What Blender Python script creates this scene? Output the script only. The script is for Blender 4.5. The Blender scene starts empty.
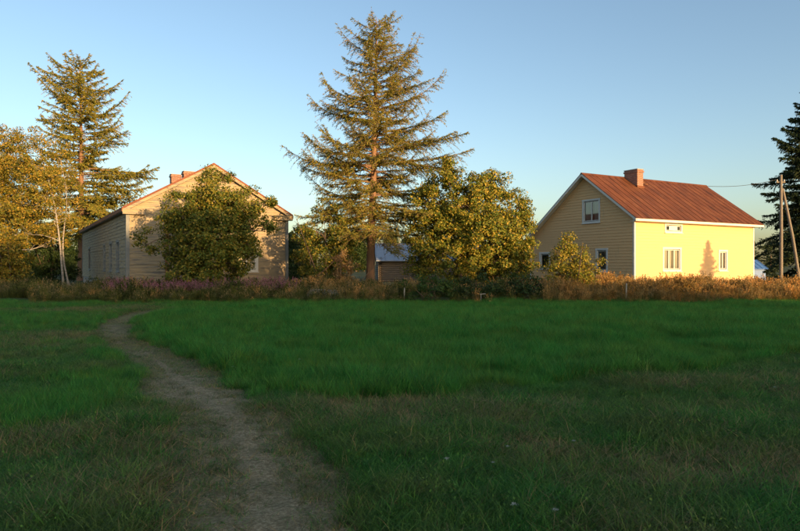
import bpy, math, random
import numpy as np
from mathutils import Vector, Matrix

random.seed(7)
RNG = np.random.default_rng(7)
R = math.radians
scene = bpy.context.scene
COL = scene.collection

# ------------------------------------------------------------------ camera, sky, sun, exposure
F = 608.0 / 800.0
EYE = 1.6
cam_d = bpy.data.cameras.new('camera'); cam = bpy.data.objects.new('camera', cam_d); COL.objects.link(cam)
cam_d.sensor_width = 36.0; cam_d.lens = 36.0 * F; cam_d.clip_end = 6000; cam_d.clip_start = 0.05
cam.location = (0, 0, EYE); cam.rotation_euler = (R(90), 0, 0)
scene.camera = cam

SH = np.array([0.6, -0.8]); TAN_E = 0.10          # towards the sun, on the ground; tangent of its elevation
ELEV = math.atan(TAN_E)
world = bpy.data.worlds.new('World'); scene.world = world; world.use_nodes = True
wn = world.node_tree.nodes; wl = world.node_tree.links; wn.clear()
sky = wn.new('ShaderNodeTexSky'); sky.sky_type = 'NISHITA'; sky.sun_disc = False
sky.sun_elevation = ELEV; sky.sun_rotation = math.atan2(SH[0], SH[1])
sky.air_density = 0.85; sky.dust_density = 1.9; sky.ozone_density = 1.35; sky.altitude = 0
bg = wn.new('ShaderNodeBackground'); bg.inputs[1].default_value = 0.15
wo = wn.new('ShaderNodeOutputWorld'); wl.new(sky.outputs[0], bg.inputs[0]); wl.new(bg.outputs[0], wo.inputs[0])

sun_d = bpy.data.lights.new('sun', 'SUN'); sun_d.energy = 3.6; sun_d.angle = R(0.5); sun_d.color = (1.0, 0.62, 0.28)
sun = bpy.data.objects.new('sun', sun_d); COL.objects.link(sun)
sdir = Vector((SH[0] * math.cos(ELEV), SH[1] * math.cos(ELEV), math.sin(ELEV)))
sun.rotation_euler = (-sdir).to_track_quat('-Z', 'Y').to_euler(); sun.location = (60, -80, 60)

vs = scene.view_settings
vs.view_transform = 'Standard'; vs.look = 'None'; vs.gamma = 1.0; vs.use_curve_mapping = False; vs.exposure = 1.28
scene.cycles.max_bounces = 6; scene.cycles.diffuse_bounces = 2; scene.cycles.glossy_bounces = 2; scene.cycles.transmission_bounces = 2; scene.cycles.transparent_max_bounces = 8

# ------------------------------------------------------------------ helpers
def X(px, Y): return (px - 400.0) / 608.0 * Y
def Z(py, Y): return EYE - (py - 265.5) / 608.0 * Y
def P(px, py, Y): return np.array([X(px, Y), Y, Z(py, Y)])

def tag(o, label=None, cat=None, group=None, kind=None):
    if label: o['label'] = label
    if cat: o['category'] = cat
    if group: o['group'] = group
    if kind: o['kind'] = kind
    return o

def mesh_np(name, V, Q, smooth=False, mats=None):
    V = np.asarray(V, dtype=np.float32).reshape(-1, 3)
    Q = np.asarray(Q, dtype=np.int32); k = Q.shape[1]
    me = bpy.data.meshes.new(name)
    me.vertices.add(len(V)); me.vertices.foreach_set('co', V.ravel())
    me.loops.add(Q.size); me.loops.foreach_set('vertex_index', Q.ravel())
    me.polygons.add(len(Q)); me.polygons.foreach_set('loop_start', np.arange(0, Q.size, k, dtype=np.int32))
    try: me.polygons.foreach_set('loop_total', np.full(len(Q), k, dtype=np.int32))
    except Exception: pass
    me.polygons.foreach_set('use_smooth', np.full(len(Q), bool(smooth)))
    me.update(calc_edges=True)
    return me

class MB:
    """collects quads; build() links them as one mesh object"""
    def __init__(s): s.v = []; s.q = []; s.n = 0
    def add(s, V, Q):
        V = np.asarray(V, dtype=float).reshape(-1, 3); Q = np.asarray(Q, dtype=int).reshape(-1, 4)
        s.v.append(V); s.q.append(Q + s.n); s.n += len(V); return s
    def box(s, a, b):
        x0, y0, z0 = a; x1, y1, z1 = b
        return s.hexa([(x0,y0,z0),(x1,y0,z0),(x1,y1,z0),(x0,y1,z0)], [(x0,y0,z1),(x1,y0,z1),(x1,y1,z1),(x0,y1,z1)])
    def hexa(s, lo, hi):
        V = list(lo) + list(hi)
        return s.add(V, [(3,2,1,0),(4,5,6,7),(0,1,5,4),(1,2,6,5),(2,3,7,6),(3,0,4,7)])
    def bar(s, a, b, w, h, up=(0,0,1)):
        a = Vector(a); b = Vector(b); d = (b - a).normalized(); u = Vector(up)
        side = d.cross(u).normalized(); up2 = side.cross(d).normalized()
        c = lambda p: [p - side*w/2 - up2*h/2, p + side*w/2 - up2*h/2, p + side*w/2 + up2*h/2, p - side*w/2 + up2*h/2]
        A = c(a); B = c(b)
        return s.add([tuple(p) for p in A + B], [(0,1,2,3),(7,6,5,4),(1,0,4,5),(2,1,5,6),(3,2,6,7),(0,3,7,4)])
    def tube(s, pts, rad, sides=6):
        pts = np.asarray(pts, float); n = len(pts); rad = np.broadcast_to(rad, (n,))
        T = np.gradient(pts, axis=0); T /= np.linalg.norm(T, axis=1)[:, None] + 1e-9
        ref = np.array([0., 0., 1.]) if abs(T[:, 2]).mean() < 0.8 else np.array([1., 0., 0.])
        A = np.cross(T, ref); A /= np.linalg.norm(A, axis=1)[:, None] + 1e-9; B = np.cross(T, A)
        an = np.linspace(0, 2*np.pi, sides, endpoint=False)
        V = pts[:, None] + rad[:, None, None] * (np.cos(an)[None, :, None]*A[:, None] + np.sin(an)[None, :, None]*B[:, None])
        i = np.arange(n-1)[:, None] * sides; j = np.arange(sides)[None]; j2 = (j + 1) % sides
        Q = np.stack([i + j, i + j2, i + sides + j2, i + sides + j], -1).reshape(-1, 4)
        s.add(V.reshape(-1, 3), Q)
        m = sides // 2
        if sides in (4, 6):                          # close the end
            e = (n-1)*sides
            s.q.append(np.array([[e, e+1, e+2, e+3]]) + s.n - n*sides)
            if sides == 6: s.q.append(np.array([[e, e+3, e+4, e+5]]) + s.n - n*sides)
        return s
    def data(s): return np.concatenate(s.v), np.concatenate(s.q)
    def build(s, name, mat, parent=None, smooth=False):
        V, Q = s.data(); me = mesh_np(name, V, Q, smooth); me.materials.append(mat)
        o = bpy.data.objects.new(name, me); COL.objects.link(o); o.parent = parent
        return o

def empty(name, loc, rz=0.0):
    o = bpy.data.objects.new(name, None); COL.objects.link(o); o.location = loc; o.rotation_euler = (0, 0, rz)
    o.empty_display_size = 0.3
    return o

def smooth_noise(x, y, seed=0):
    """cheap smooth noise in about -1..1"""
    r = np.random.default_rng(1000 + seed); t = 0; a = 0
    for k in range(7):
        ang = r.uniform(0, 6.28); f = 1.0 * 1.45**k; ph = r.uniform(0, 6.28); w = 1 / (1 + 0.35*k)
        t = t + w * np.sin((x*np.cos(ang) + y*np.sin(ang))*f + ph + 1.3*np.sin((x*np.sin(ang) - y*np.cos(ang))*f*0.7 + ph*2)); a += w
    return t / a * 1.6

# ------------------------------------------------------------------ materials
def new_mat(name):
    m = bpy.data.materials.new(name); m.use_nodes = True
    n = m.node_tree.nodes; l = m.node_tree.links; n.clear()
    out = n.new('ShaderNodeOutputMaterial'); return m, n, l, out

def ramp(n, l, fac, cols, pos=None):
    r = n.new('ShaderNodeValToRGB'); e = r.color_ramp.elements
    while len(e) < len(cols): e.new(0.5)
    for i, c in enumerate(cols):
        e[i].position = pos[i] if pos else i / (len(cols) - 1); e[i].color = (*c, 1)
    l.new(fac, r.inputs[0]); return r.outputs[0]

def noise(n, l, scale, detail=4, vec=None, rough=0.6, dist=0.0):
    t = n.new('ShaderNodeTexNoise'); t.inputs['Scale'].default_value = scale; t.inputs['Detail'].default_value = detail
    t.inputs['Roughness'].default_value = rough; t.inputs['Distortion'].default_value = dist
    if vec is not None: l.new(vec, t.inputs['Vector'])
    return t.outputs['Fac']

def mixc(n, l, fac, a, b, mode='MIX'):
    m = n.new('ShaderNodeMix'); m.data_type = 'RGBA'; m.blend_type = mode
    for s, v in ((0, fac), (6, a), (7, b)):
        if hasattr(v, 'is_linked'): l.new(v, m.inputs[s])
        elif s == 0: m.inputs[0].default_value = v
        else: m.inputs[s].default_value = (*v, 1)
    return m.outputs[2]

def mapped(n, l, scale, src='Object'):
    if src == 'Pos':
        g = n.new('ShaderNodeNewGeometry'); v = g.outputs['Position']
    else:
        t = n.new('ShaderNodeTexCoord'); v = t.outputs[src]
    m = n.new('ShaderNodeMapping'); m.inputs['Scale'].default_value = scale; l.new(v, m.inputs['Vector'])
    return m.outputs[0]

def leaf_mat(name, cols, trans=0.3, rough=0.55, patch=None, pscale=0.8, vary=0.0):
    m, n, l, out = new_mat(name)
    g = n.new('ShaderNodeNewGeometry')
    c = ramp(n, l, g.outputs['Random Per Island'], cols)
    if patch:
        f = noise(n, l, pscale, 3, mapped(n, l, (1, 1, 1), 'Pos'))
        f2 = ramp(n, l, f, [(0, 0, 0), (1, 1, 1)], [0.42, 0.62])
        c = mixc(n, l, f2, c, mixc(n, l, 0.65, c, patch))
    if vary:                                         # plants of one kind differ in tone from tuft to tuft
        oi = n.new('ShaderNodeObjectInfo'); k = 1 - vary, 1 + vary
        c = mixc(n, l, 1.0, c, ramp(n, l, oi.outputs['Random'], [(k[0]*0.9, k[0], k[0]), (1, 1, 1), (k[1]*1.25, k[1], k[1]*0.9)]), 'MULTIPLY')
    b = n.new('ShaderNodeBsdfPrincipled'); l.new(c, b.inputs['Base Color'])
    b.inputs['Roughness'].default_value = rough; b.inputs['Specular IOR Level'].default_value = 0.25
    t = n.new('ShaderNodeBsdfTranslucent'); l.new(c, t.inputs[0])
    x = n.new('ShaderNodeMixShader'); x.inputs[0].default_value = trans
    l.new(b.outputs[0], x.inputs[1]); l.new(t.outputs[0], x.inputs[2]); l.new(x.outputs[0], out.inputs[0])
    return m

def surf_mat(name, cols, scale=(1, 1, 1), nscale=4, rough=0.8, bump=0.0, bscale=20, spec=0.3, detail=6, metal=0.0, pos=None, over=None):
    m, n, l, out = new_mat(name)
    v = mapped(n, l, scale)
    c = ramp(n, l, noise(n, l, nscale, detail, v), cols, pos)
    if over:                                         # (colour, scale vector, noise scale, low, high)
        f = noise(n, l, over[2], 5, mapped(n, l, over[1]))
        c = mixc(n, l, ramp(n, l, f, [(0, 0, 0), (1, 1, 1)], [over[3], over[4]]), c, over[0])
    b = n.new('ShaderNodeBsdfPrincipled'); l.new(c, b.inputs['Base Color'])
    b.inputs['Roughness'].default_value = rough; b.inputs['Specular IOR Level'].default_value = spec; b.inputs['Metallic'].default_value = metal
    if bump:
        bp = n.new('ShaderNodeBump'); bp.inputs['Strength'].default_value = bump; bp.inputs['Distance'].default_value = 0.02
        l.new(noise(n, l, bscale, 6, v), bp.inputs['Height']); l.new(bp.outputs[0], b.inputs['Normal'])
    l.new(b.outputs[0], out.inputs[0]); return m

def glass_mat():
    m, n, l, out = new_mat('window_glass')
    t = n.new('ShaderNodeBsdfTransparent'); t.inputs[0].default_value = (0.75, 0.8, 0.8, 1)
    g = n.new('ShaderNodeBsdfGlossy'); g.inputs['Roughness'].default_value = 0.03
    f = n.new('ShaderNodeFresnel'); f.inputs[0].default_value = 1.6
    bp = n.new('ShaderNodeBump'); bp.inputs['Strength'].default_value = 0.06
    l.new(noise(n, l, 3.0, 2, mapped(n, l, (1, 1, 1))), bp.inputs['Height']); l.new(bp.outputs[0], g.inputs['Normal'])
    ad = n.new('ShaderNodeMath'); ad.operation = 'ADD'; ad.inputs[1].default_value = 0.10; l.new(f.outputs[0], ad.inputs[0])
    x = n.new('ShaderNodeMixShader'); l.new(ad.outputs[0], x.inputs[0]); l.new(t.outputs[0], x.inputs[1]); l.new(g.outputs[0], x.inputs[2])
    l.new(x.outputs[0], out.inputs[0]); return m

def brick_mat(name='chimney_brick', s=1.0):
    m, n, l, out = new_mat(name)
    tc = n.new('ShaderNodeTexCoord'); sp = n.new('ShaderNodeSeparateXYZ'); l.new(tc.outputs['Object'], sp.inputs[0])
    a = n.new('ShaderNodeMath'); a.operation = 'ADD'; l.new(sp.outputs[0], a.inputs[0]); l.new(sp.outputs[1], a.inputs[1])
    cb = n.new('ShaderNodeCombineXYZ'); l.new(a.outputs[0], cb.inputs[0]); l.new(sp.outputs[2], cb.inputs[1])
    t = n.new('ShaderNodeTexBrick'); l.new(cb.outputs[0], t.inputs['Vector'])
    t.inputs['Color1'].default_value = (0.36, 0.13, 0.065, 1); t.inputs['Color2'].default_value = (0.24, 0.085, 0.05, 1)
    t.inputs['Mortar'].default_value = (0.33, 0.29, 0.24, 1); t.inputs['Scale'].default_value = 1.0
    t.inputs['Brick Width'].default_value = 0.27; t.inputs['Row Height'].default_value = 0.085; t.inputs['Mortar Size'].default_value = 0.012
    c = mixc(n, l, ramp(n, l, noise(n, l, 5, 4, tc.outputs['Object']), [(0, 0, 0), (0.6, 0.6, 0.6)], [0.45, 0.75]), t.outputs[0], (0.10, 0.07, 0.055))
    b = n.new('ShaderNodeBsdfPrincipled'); l.new(c, b.inputs['Base Color']); b.inputs['Roughness'].default_value = 0.9
    bp = n.new('ShaderNodeBump'); bp.invert = True; bp.inputs['Strength'].default_value = 0.6; bp.inputs['Distance'].default_value = 0.01
    l.new(t.outputs['Fac'], bp.inputs['Height']); l.new(bp.outputs[0], b.inputs['Normal'])
    l.new(b.outputs[0], out.inputs[0]); return m

M = {}
M['yellow_siding'] = surf_mat('yellow_siding', [(0.69, 0.43, 0.20), (0.75, 0.475, 0.225)], (0.6, 0.6, 3), 2.0, 0.65, 0.15, 30,
                              over=((0.50, 0.36, 0.19), (1.2, 1.2, 0.25), 2.2, 0.62, 0.85))
M['old_siding'] = surf_mat('old_siding', [(0.25, 0.195, 0.12), (0.38, 0.30, 0.185), (0.44, 0.36, 0.225)], (0.5, 0.5, 5), 2.2, 0.8, 0.3, 25,
                           over=((0.20, 0.18, 0.15), (0.35, 0.35, 4.0), 2.6, 0.48, 0.64))
M['old_trim'] = surf_mat('old_trim', [(0.17, 0.18, 0.17), (0.29, 0.295, 0.275)], (1, 1, 0.6), 5, 0.75, 0.3, 30)
M['white_trim'] = surf_mat('white_trim', [(0.60, 0.585, 0.53), (0.70, 0.685, 0.63)], (1, 1, 1), 3, 0.55, 0.1, 30)
def rust_roof():
    m, n, l, out = new_mat('red_roof')
    g = n.new('ShaderNodeNewGeometry'); r = n.new('ShaderNodeMapping'); r.inputs['Rotation'].default_value = (0, 0, -math.atan2(0.483, 0.875)); l.new(g.outputs['Position'], r.inputs['Vector'])
    def v(sc):
        k = n.new('ShaderNodeMapping'); k.inputs['Scale'].default_value = sc; l.new(r.outputs[0], k.inputs['Vector']); return k.outputs[0]
    c = ramp(n, l, noise(n, l, 1.6, 6, v((1, 0.5, 0.5))), [(0.075, 0.026, 0.010), (0.13, 0.041, 0.014), (0.175, 0.064, 0.023)], [0.3, 0.5, 0.72])
    st = ramp(n, l, noise(n, l, 3.0, 5, v((2.2, 0.12, 0.12)), 0.65), [(0, 0, 0), (1, 1, 1)], [0.50, 0.68])
    c = mixc(n, l, st, c, mixc(n, l, 0.7, c, (0.055, 0.026, 0.016)))
    fd = ramp(n, l, noise(n, l, 7.0, 5, v((1, 0.25, 0.25)), 0.7), [(0, 0, 0), (0.7, 0.7, 0.7)], [0.58, 0.72])
    c = mixc(n, l, fd, c, (0.27, 0.13, 0.065))
    b = n.new('ShaderNodeBsdfPrincipled'); l.new(c, b.inputs['Base Color']); b.inputs['Roughness'].default_value = 0.65; b.inputs['Specular IOR Level'].default_value = 0.3
    bp = n.new('ShaderNodeBump'); bp.inputs['Strength'].default_value = 0.25; bp.inputs['Distance'].default_value = 0.02
    l.new(noise(n, l, 6, 5, v((1, 0.4, 0.4))), bp.inputs['Height']); l.new(bp.outputs[0], b.inputs['Normal'])
    l.new(b.outputs[0], out.inputs[0]); return m
M['red_roof'] = rust_roof()
M['old_roof'] = surf_mat('old_roof', [(0.16, 0.055, 0.03), (0.24, 0.09, 0.05)], (1, 1, 1), 2, 0.8, 0.2, 20)
M['metal_roof'] = surf_mat('galvanised_roof', [(0.20, 0.24, 0.29), (0.30, 0.345, 0.40)], (1, 1, 1), 1.4, 0.45, 0.1, 20, 0.5, metal=0.3)
M['blue_roof'] = surf_mat('blue_metal', [(0.05, 0.14, 0.36), (0.08, 0.19, 0.44)], (1, 1, 1), 2, 0.5, 0.1, 20, 0.5)
M['log'] = surf_mat('grey_log', [(0.10, 0.08, 0.06), (0.20, 0.165, 0.125)], (0.5, 0.5, 6), 3, 0.9, 0.5, 20)
M['concrete'] = surf_mat('concrete', [(0.24, 0.23, 0.21), (0.36, 0.345, 0.32)], (1, 1, 1), 5, 0.9, 0.3, 30)
M['dark_wood'] = surf_mat('brown_board', [(0.20, 0.085, 0.04), (0.29, 0.13, 0.06)], (1, 1, 0.3), 6, 0.8, 0.3, 20)
M['interior'] = surf_mat('room_wall', [(0.10, 0.09, 0.08), (0.15, 0.135, 0.12)], (1, 1, 1), 2, 0.9)
M['curtain'] = surf_mat('curtain_cloth', [(0.50, 0.46, 0.38), (0.66, 0.61, 0.52)], (9, 9, 0.15), 3, 0.9, 0.3, 6)
M['glass'] = glass_mat()
M['brick'] = brick_mat()
M['pole'] = surf_mat('weathered_pole', [(0.14, 0.12, 0.10), (0.24, 0.21, 0.175)], (6, 6, 0.4), 3, 0.85, 0.4, 10)
M['wire'] = surf_mat('cable', [(0.03, 0.03, 0.03), (0.05, 0.05, 0.05)], rough=0.6)
M['ceramic'] = surf_mat('insulator', [(0.5, 0.48, 0.44), (0.6, 0.58, 0.54)], rough=0.3)
M['stake'] = surf_mat('pale_stake', [(0.24, 0.23, 0.20), (0.36, 0.345, 0.30)], (1, 1, 0.4), 8, 0.8, 0.3, 30)
M['rock'] = surf_mat('grey_stone', [(0.12, 0.12, 0.115), (0.30, 0.30, 0.29)], (1, 1, 1), 3, 0.9, 0.6, 12)
M['bark'] = surf_mat('bark_brown', [(0.10, 0.07, 0.05), (0.21, 0.145, 0.10)], (5, 5, 1), 3, 0.95, 0.7, 8)
M['larch_bark'] = surf_mat('bark_larch', [(0.16, 0.095, 0.06), (0.31, 0.18, 0.11)], (4, 4, 0.8), 3, 0.95, 0.8, 8)
M['birch_bark'] = surf_mat('bark_birch', [(0.05, 0.045, 0.04), (0.30, 0.27, 0.23), (0.42, 0.39, 0.34)], (3, 3, 9), 1.6, 0.8, 0.3, 10, pos=[0.36, 0.45, 0.8])
M['twig'] = surf_mat('twig', [(0.09, 0.065, 0.045), (0.16, 0.115, 0.08)], rough=0.9)

M['larch_needles'] = leaf_mat('larch_needles', [(0.065, 0.105, 0.016), (0.175, 0.18, 0.024), (0.39, 0.275, 0.044)], 0.15)
M['spruce_needles'] = leaf_mat('spruce_needles', [(0.016, 0.032, 0.014), (0.028, 0.05, 0.018), (0.045, 0.065, 0.022)], 0.1)
M['rowan_leaves'] = leaf_mat('rowan_leaves', [(0.045, 0.085, 0.012), (0.12, 0.14, 0.018), (0.32, 0.235, 0.035)], 0.15)
M['maple_leaves'] = leaf_mat('maple_leaves', [(0.055, 0.10, 0.012), (0.15, 0.165, 0.018), (0.39, 0.27, 0.035)], 0.15)
M['birch_leaves'] = leaf_mat('birch_leaves', [(0.08, 0.105, 0.014), (0.19, 0.165, 0.02), (0.40, 0.245, 0.035)], 0.18)
M['dark_leaves'] = leaf_mat('dark_leaves', [(0.022, 0.045, 0.012), (0.035, 0.065, 0.016), (0.055, 0.085, 0.02)], 0.25)
M['bush_leaves'] = leaf_mat('bush_leaves', [(0.03, 0.07, 0.014), (0.045, 0.09, 0.018), (0.065, 0.11, 0.022)], 0.3)
M['dry_leaves'] = leaf_mat('dry_leaves', [(0.16, 0.095, 0.035), (0.25, 0.15, 0.06), (0.33, 0.22, 0.10)], 0.3)
M['shrub_leaves'] = leaf_mat('shrub_leaves', [(0.08, 0.125, 0.014), (0.20, 0.19, 0.022), (0.40, 0.27, 0.035)], 0.2)

G_LUSH = leaf_mat('grass_lush', [(0.036, 0.18, 0.028), (0.062, 0.28, 0.045), (0.10, 0.34, 0.06)], 0.5, 0.5, patch=(0.11, 0.25, 0.04), pscale=0.7, vary=0.5)
G_MEADOW = leaf_mat('grass_meadow', [(0.034, 0.155, 0.024), (0.06, 0.22, 0.034), (0.11, 0.26, 0.048)], 0.45, 0.5, patch=(0.15, 0.19, 0.05), pscale=0.9, vary=0.55)
G_LUSH2 = leaf_mat('grass_yellowish', [(0.09, 0.17, 0.02), (0.13, 0.235, 0.032), (0.19, 0.26, 0.05)], 0.5, 0.5, vary=0.45)
G_DRY = leaf_mat('grass_dry', [(0.17, 0.135, 0.055), (0.28, 0.22, 0.10), (0.42, 0.34, 0.16)], 0.3, 0.6, vary=0.4)
G_STRAW = leaf_mat('grass_straw', [(0.26, 0.16, 0.045), (0.40, 0.25, 0.075), (0.50, 0.34, 0.13)], 0.3, 0.6, vary=0.45)
G_RUST = leaf_mat('weed_rust', [(0.15, 0.09, 0.022), (0.26, 0.155, 0.035), (0.38, 0.235, 0.06)], 0.3, 0.6, vary=0.45)
G_WEED = leaf_mat('weed_green', [(0.05, 0.075, 0.014), (0.085, 0.105, 0.02), (0.14, 0.14, 0.032)], 0.3, 0.6, vary=0.45)
G_PINK = leaf_mat('fireweed_bloom', [(0.28, 0.10, 0.14), (0.38, 0.16, 0.21), (0.44, 0.23, 0.27)], 0.3, 0.7)
G_FLUFF = leaf_mat('seed_fluff', [(0.36, 0.27, 0.19), (0.48, 0.38, 0.28)], 0.4, 0.9)
G_WHITE = leaf_mat('white_petals', [(0.34, 0.35, 0.31), (0.42, 0.43, 0.38)], 0.2, 0.7)

# ------------------------------------------------------------------ ground
PATH = np.array([(-0.4, 0.5), (-0.52, 2.2), (-0.74, 3.66), (-1.22, 5.1), (-1.92, 6.64), (-2.8, 8.14), (-4.06, 10.3), (-5.55, 12.5), (-7.1, 15.1),
                 (-8.3, 17.9), (-8.7, 20.6), (-8.0, 23.0), (-6.9, 24.6)])
def catmull(p, k=12):
    q = np.vstack([2*p[0]-p[1], p, 2*p[-1]-p[-2]]); out = []
    for i in range(1, len(q)-2):
        for t in np.linspace(0, 1, k, endpoint=False):
            a, b, c, d = q[i-1:i+3]
            out.append(0.5*((2*b) + (c-a)*t + (2*a-5*b+4*c-d)*t*t + (3*b-a-3*c+d)*t**3))
    out.append(p[-1]); return np.array(out)
PC = catmull(PATH, 24)
ARC = np.concatenate([[0], np.cumsum(np.linalg.norm(np.diff(PC, axis=0), axis=1))])
def path_wear(y): return np.interp(y, [0, 3.5, 5, 8, 9.5, 14, 18, 21, 25], [0.9, 0.95, 1, 1, 0.6, 0.42, 0.42, 0.5, 0.3])
def path_dist(x, y):
    x = np.asarray(x, float); y = np.asarray(y, float); d = np.full(x.shape, 1e9)
    for a, b in zip(PC[:-1:6], PC[6::6]):
        ab = b - a; L = ab @ ab; t = np.clip(((x-a[0])*ab[0] + (y-a[1])*ab[1]) / L, 0, 1)
        d = np.minimum(d, np.hypot(x - a[0] - t*ab[0], y - a[1] - t*ab[1]))
    return d
def ground_h(x, y):
    x = np.asarray(x, float); y = np.asarray(y, float)
    fade = np.clip((70 - np.hypot(x, y)) / 40, 0, 1)
    h = 0.045*smooth_noise(x*0.35, y*0.35, 1) + 0.018*smooth_noise(x*1.6, y*1.6, 2)
    pd = path_dist(x, y)
    h = h - 0.05*np.exp(-(pd/0.7)**2)
    return h*fade
def gh(x, y): return float(ground_h(np.array([x]), np.array([y]))[0])

def axis(lo, hi, near, step, far):
    a = np.arange(-near[0], near[1] + 1e-6, step); l = [lo]; 
    left = -near[0] - np.geomspace(step, near[0]*-1 - lo, 26); right = near[1] + np.geomspace(step, hi - near[1], 26)
    return np.concatenate([left[::-1], a, right])
gx = axis(-3000, 3000, (22, 22), 0.18, 0); gy = axis(-3000, 3000, (1, 36), 0.18, 0)
GX, GY = np.meshgrid(gx, gy); GZ = ground_h(GX.ravel(), GY.ravel()).reshape(GX.shape)
nx, ny = len(gx), len(gy)
ii = (np.arange(ny-1)[:, None]*nx + np.arange(nx-1)[None]).ravel()
def soil(n, l, v):
    """packed brown soil with grit, colour and height"""
    a = ramp(n, l, noise(n, l, 34, 8, v, 0.8), [(0.09, 0.068, 0.036), (0.27, 0.21, 0.12), (0.46, 0.37, 0.225), (0.62, 0.54, 0.38)], [0.30, 0.48, 0.62, 0.78])
    a = mixc(n, l, ramp(n, l, noise(n, l, 5, 5, v, 0.7), [(0, 0, 0), (1, 1, 1)], [0.45, 0.65]), a, mixc(n, l, 0.5, a, (0.10, 0.095, 0.045)))
    return a, noise(n, l, 55, 8, v, 0.8)
def ground_mat(bare):
    m, n, l, out = new_mat('trodden_soil' if bare else 'ground_turf')
    v = mapped(n, l, (1, 1, 1), 'Pos'); sc, sh = soil(n, l, v)
    if bare: c = sc
    else:
        a = ramp(n, l, noise(n, l, 14, 6, v, 0.7), [(0.025, 0.035, 0.012), (0.05, 0.07, 0.02), (0.12, 0.105, 0.05)], [0.3, 0.5, 0.75])
        f = ramp(n, l, noise(n, l, 0.6, 4, v), [(0, 0, 0), (1, 1, 1)], [0.45, 0.7])
        c = mixc(n, l, f, a, (0.13, 0.105, 0.055))
        at = n.new('ShaderNodeAttribute'); at.attribute_name = 'wear'
        ad = n.new('ShaderNodeMath'); ad.operation = 'MULTIPLY_ADD'; l.new(noise(n, l, 9, 5, v, 0.7), ad.inputs[0]); ad.inputs[1].default_value = 0.9; l.new(at.outputs['Fac'], ad.inputs[2])
        c = mixc(n, l, ramp(n, l, ad.outputs[0], [(0, 0, 0), (1, 1, 1)], [0.62, 0.95]), c, sc)
    b = n.new('ShaderNodeBsdfPrincipled'); l.new(c, b.inputs['Base Color']); b.inputs['Roughness'].default_value = 0.95; b.inputs['Specular IOR Level'].default_value = 0.1
    bp = n.new('ShaderNodeBump'); bp.inputs['Strength'].default_value = 0.8; bp.inputs['Distance'].default_value = 0.02
    l.new(sh, bp.inputs['Height']); l.new(bp.outputs[0], b.inputs['Normal'])
    l.new(b.outputs[0], out.inputs[0]); return m
me = mesh_np('ground', np.stack([GX, GY, GZ], -1), np.stack([ii, ii+1, ii+1+nx, ii+nx], -1), True); me.materials.append(ground_mat(False))
wr = np.exp(-(path_dist(GX.ravel(), GY.ravel())/0.55)**2)*path_wear(GY.ravel()); at_ = me.attributes.new('wear', 'FLOAT', 'POINT'); at_.data.foreach_set('value', wr.astype(np.float32))
g = bpy.data.objects.new('ground', me); COL.objects.link(g); tag(g, 'flat meadow ground under the grass', 'ground', kind='structure')
WHOLE = PC; PC = PC[PC[:, 1] < 11.5]        # beyond this the track is only thinned turf
T = np.gradient(PC, axis=0); T /= np.linalg.norm(T, axis=1)[:, None]; NRM = np.stack([-T[:, 1], T[:, 0]], -1)
cols = 9; pv = []
for i in range(len(PC)):
    al = ARC[i]; wl_ = 0.17 + 0.05*math.sin(al*2.1) + 0.03*math.sin(al*9.3+1) + 0.03*math.sin(al*17); wr_ = 0.17 + 0.05*math.sin(al*1.7+2) + 0.03*math.sin(al*8.4) + 0.03*math.sin(al*19)
    pw_ = (0.25 + 0.75*path_wear(PC[i][1])**2)*min(1, max(0.05, (11.5 - PC[i][1])/2.5)); wl_ *= pw_; wr_ *= pw_
    for j in range(cols):
        s = -wr_ + (wl_ + wr_)*j/(cols-1); p = PC[i] + NRM[i]*s; pv.append((p[0], p[1], 0))
pv = np.array(pv); pv[:, 2] = ground_h(pv[:, 0], pv[:, 1]) + 0.016 - 0.012*np.tile(np.abs(np.linspace(-1, 1, cols))**3, len(PC))
# keep the sheet above the ground's own facets
ii = (np.arange(len(PC)-1)[:, None]*cols + np.arange(cols-1)[None]).ravel()
me = mesh_np('path', pv, np.stack([ii+1, ii, ii+cols, ii+1+cols], -1), True); me.materials.append(ground_mat(True))
pth = bpy.data.objects.new('path', me); COL.objects.link(pth); tag(pth, 'narrow trodden dirt footpath winding across the meadow', 'path', kind='structure')
PC = WHOLE

# ------------------------------------------------------------------ houses
def profile_range(prof, z):
    """u interval of a roof-shaped profile [(u,z),...] that is at least z high"""
    us = []
    for (u0, z0), (u1, z1) in zip(prof[:-1], prof[1:]):
        if (z0 - z)*(z1 - z) <= 0 and abs(z1 - z0) > 1e-6: us.append(u0 + (z - z0)/(z1 - z0)*(u1 - u0))
    lo = prof[0][0] if prof[0][1] >= z else (min(us) if us else None)
    hi = prof[-1][0] if prof[-1][1] >= z else (max(us) if us else None)
    return lo, hi

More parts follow.
